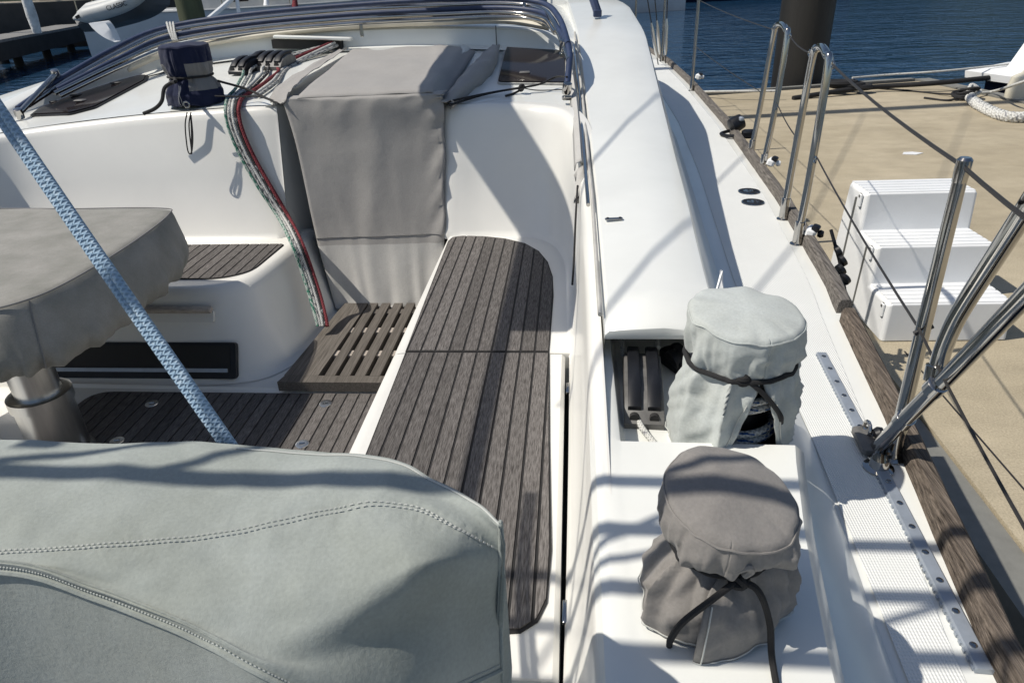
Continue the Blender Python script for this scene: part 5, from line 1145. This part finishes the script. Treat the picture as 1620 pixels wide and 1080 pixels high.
# inflatable dinghy lying over the pier's end
RIBT = material("light_grey_hypalon", (0.50, 0.51, 0.50), 0.5, vary=(3, 0.1)); RIBD = material("dark_grey_hypalon", (0.07, 0.075, 0.08), 0.6)
dg = thing("inflatable_dinghy", "light grey inflatable dinghy slung above the white yacht's stern", "dinghy", tuple(atd(165, 25, 13.6)))
def dpath(dx, dy, dd): return spline([atd(117 + dx, 30 + dy, 13.9 + dd), atd(140 + dx, 24 + dy, 13.8 + dd), atd(170 + dx, 16 + dy, 13.7 + dd), atd(195 + dx, 7 + dy, 13.6 + dd), atd(212 + dx, -3 + dy, 13.6 + dd), atd(225 + dx, -14 + dy, 13.8 + dd)], 6)
p = dpath(0, 0, 0); n = len(p); MB().tube(p, [0.03 + 0.115 * min(1, 6 * k / n) for k in range(n)], 16).build("tube", RIBT, dg)
p = dpath(6, -9, 1.3); MB().tube(p, [0.03 + 0.11 * min(1, 6 * k / n) for k in range(n)], 14).build("tube", RIBT, dg)
p = dpath(3, 8, 0.15); b = MB(); b.loft([[q + V((0, 0, 0.06)), q + V((0.1, -0.12, -0.02)), q + V((0.1, 0.05, -0.16)), q + V((0, 0.9, -0.2)), q + V((0, 1.1, 0.05))] for q in p], True, True, True); b.build("hull", RIBD, dg)
MB().box(atd(123, 27, 13.72), (0.09, 0.03, 0.05), Matrix.Rotation(-0.4, 3, 'Y')).build("valve", BLACK, dg)
MB().tube(spline([atd(146, 19, 13.75), atd(152, 14, 13.7), atd(163, 8, 13.7), atd(166, 13, 13.75)], 5), 0.02, 6).build("grab_handle", BLACK, dg)
fc = bpy.data.curves.new("lettering", 'FONT'); fc.body = "CLASSIC"; fc.size = 0.12; fc.extrude = 0.002; fc.materials.append(BLACK); fc.align_x = 'CENTER'
tmp = bpy.data.objects.new("tmp", fc); col.objects.link(tmp); bpy.context.view_layer.update(); me = bpy.data.meshes.new_from_object(tmp.evaluated_get(bpy.context.evaluated_depsgraph_get())); bpy.data.objects.remove(tmp)
e1 = (atd(197, 8, 13.4) - atd(176, 14, 13.45)).normalized(); e3 = -(ray(186, 11)).normalized(); e3 = (e3 - e1 * e3.dot(e1)).normalized(); e2 = e3.cross(e1)
mt = Matrix((e1, e2, e3)).transposed().to_4x4(); mt.translation = atd(186, 13, 13.50); me.transform(mt); link("lettering", me, dg)
# two outriggers of gear beyond: a bleached spar propped on the boat, pale stays
tag(MB().tube([atd(328, 32, 12.5), atd(352, 12, 12.8), atd(372, -6, 13)], 0.045, 8).build("spar", WHITEP), "pale slanting spar beside the green piling", "spar")
tag(MB().tube([atd(378, 24, 13), atd(374, -8, 13)], 0.035, 8).build("stay_post", WHITEP), "pale upright post beside the slanting spar", "post")
for px, lab in ((422, "white fender post beyond the sprayhood, nearer the spar"), (467, "reddish fender post beyond the sprayhood")):
    tag(MB().tube([atd(px, 14, 20), atd(px - 1, -8, 20)], [0.10, 0.05], 10).build("fender_post", WHITEP if px < 450 else RP_RED), lab, "post")

# ---------------------------------------------------------------- right edge: powerboat bow, fender, mooring lines
pbt = thing("powerboat", "white powerboat stern with a purple blue light at the right edge", "boat", (7.2, 9.0, 0))
c = atz(1600, 128, 0.62)
MB().loft([[c + V((-0.32, 0.55, -0.02)), c + V((0.3, 0.8, -0.02)), c + V((1.4, 0.6, 0)), c + V((1.4, -0.4, 0)), c + V((0.1, -0.25, -0.04))], [c + V((-0.34, 0.55, 0.07)), c + V((0.3, 0.82, 0.09)), c + V((1.4, 0.62, 0.12)), c + V((1.4, -0.42, 0.12)), c + V((0.1, -0.27, 0.05))], [c + V((-0.18, 0.5, 0.11)), c + V((0.3, 0.74, 0.14)), c + V((1.4, 0.55, 0.18)), c + V((1.4, -0.32, 0.18)), c + V((0.12, -0.16, 0.10))]], True, True, True).build("swim_platform", WHITEP, pbt)
MB().loft([[c + V((0.02, 0.55, -0.7)), c + V((1.6, 0.75, -0.7)), c + V((1.6, -0.3, -0.7)), c + V((0.2, -0.15, -0.7))], [c + V((-0.02, 0.58, -0.03)), c + V((1.6, 0.78, -0.03)), c + V((1.6, -0.33, -0.03)), c + V((0.18, -0.18, -0.03))]], True, True, True).build("hull", HULLN, pbt)
MB().loft([[c + V((0.05, 0.3, 0.1)), c + V((1.5, 0.5, 0.1)), c + V((1.5, -0.1, 0.1)), c + V((0.12, -0.05, 0.1))], [c + V((0.34, 0.3, 0.75)), c + V((1.5, 0.45, 0.8)), c + V((1.5, -0.05, 0.8)), c + V((0.40, 0.0, 0.72))]], True, True, True).build("cowling", WHITEP, pbt)
LENS = material("violet_lens", (0.035, 0.03, 0.14), 0.08, coat=0.8)
MB().lathe([(0.26, 0), (0.22, 0.08), (0.12, 0.13), (0, 0.15)], c + V((0.36, -0.06, 0.32)), 20, (-0.5, -1, 0.3)).build("light_lens", LENS, pbt)
fb = material("aged_fender_vinyl", (0.60, 0.57, 0.47), 0.5, vary=(3, 0.12))
c = atz(1606, 186, 0.30); tag(MB().lathe([(0.05, 0), (0.15, 0.03), (0.17, 0.12), (0.175, 0.36), (0.15, 0.48), (0.06, 0.53), (0.03, 0.58)], c + V((0.06, 0.12, -0.02)), 28).build("fender", fb), "cream cylindrical fender hanging at the dock's right edge", "fender")
def twisted(pts, r, n, turns, strands=3):
    b = MB(); P = spline(pts, n); N = len(P)
    for s in range(strands):
        q = []
        for i, p in enumerate(P):
            t = (P[min(i + 1, N - 1)] - P[max(i - 1, 0)]).normalized(); e1 = t.cross(V((0, 0, 1))).normalized(); e2 = t.cross(e1); a = 2 * PI * (turns * i / N + s / strands)
            q.append(p + e1 * r * math.cos(a) + e2 * r * math.sin(a))
        b.tube(q, r * 0.85, 8)
    return b
g = [(1530, 146), (1540, 160), (1552, 168), (1570, 177), (1590, 184), (1612, 186), (1640, 184), (1700, 180)]
tag(twisted([atz(x, y, DZ + 0.05) for x, y in g], 0.034, 10, 9).build("mooring_rope", RP_WHITE), "thick braided white mooring rope lying on the dock's right corner", "rope")
b = MB(); c = atz(1527, 150, DZ + 0.06)
for k in range(4): b.tube([c + V((0.10 * math.cos(a) + 0.03 * k - 0.05, 0.09 * math.sin(a), 0.02 * k + 0.03 * math.sin(a + k))) for a in [2 * PI * q / 16 for q in range(16)]], 0.018, 7, closed=True)
b.tube(spline([c, atz(1480, 148, DZ + 0.012), atz(1420, 142, DZ + 0.012), atz(1360, 138, DZ + 0.012)], 6), 0.012, 6)
b.tube(spline([c, atz(1500, 159, DZ + 0.012), atz(1462, 155, DZ + 0.012)], 6), 0.014, 6)
tag(b.build("lashing", CORD), "black lashing round the white mooring rope's eye", "rope")
b = MB(); b.tube(spline([c + V((0.02, 0, 0.03)), c + V((0.10, 0.1, 0.10)), c + V((0.18, 0.02, 0.03)), c + V((0.06, -0.06, 0.0))], 6), 0.024, 8)
b.tube(spline([c + V((0.05, 0, 0)), atz(1570, 145, 0.55), atz(1600, 136, 0.75), atz(1640, 122, 0.9)], 6), 0.017, 8)
tag(b.build("mooring_rope", RP_WHITE), "thin white mooring line rising to the powerboat", "rope")
tag(MB().tube(spline([atz(1060, 146, 0.5), atz(1140, 145, 0.6), atz(1235, 144, 0.62)], 6), 0.016, 8).build("mooring_rope", RP_WHITE), "white mooring line tied left of the dark steel piling", "rope")
DP = [atz(1255, 152, DZ + 0.05), atz(1345, 138, DZ + 0.10), atz(1400, 133, DZ + 0.10), atz(1480, 128, DZ + 0.14), atz(1560, 120, DZ + 0.16), atz(1660, 108, DZ + 0.18)]
tag(MB().tube(spline([p - V((0, 0, 0.03)) for p in DP], 6), 0.032, 10).build("dock_hose", CORD), "black hose lying along the dock's far edge", "hose")
tag(MB().tube(spline([p + V((0.05, 0.12, 0.10)) for p in DP[1:]], 6), 0.013, 8).build("dock_hose", RP_WHITE), "pale hose running above the black one at the dock's far edge", "hose")
b = MB(); c = atz(1352, 138, DZ + 0.08)
for k in range(3): b.tube([c + V((0.2 * math.cos(a) - 0.1 * k, 0.1 * math.sin(a), 0.03 * k)) for a in [2 * PI * q / 16 for q in range(16)]], 0.04, 7, closed=True)
tag(b.build("dock_cleat_rope", CORD), "black rope coiled on the dock's edge right of the steel piling", "rope")

# unseen bank and trees, added and raised to darken the water's reflection
SH = material("unseen_shore_trees", (0.035, 0.05, 0.028), 0.9, vary=(0.3, 0.4))
b = MB()
rings = []
for i in range(80):
    x = -160 + 320 * i / 79; y = 105 + 8 * nz(i * 0.2, 1); h = 17 + 7 * nz(i * 0.55, 2) + 2 * nz(i * 1.7, 5)
    rings.append([V((x, y, -0.5)), V((x, y + 1, h * 0.6)), V((x, y + 3, h)), V((x, y + 9, h * 0.8)), V((x, y + 14, -0.5))])
o = b.loft(rings).build("unseen_shore", SH); o["kind"] = "structure"
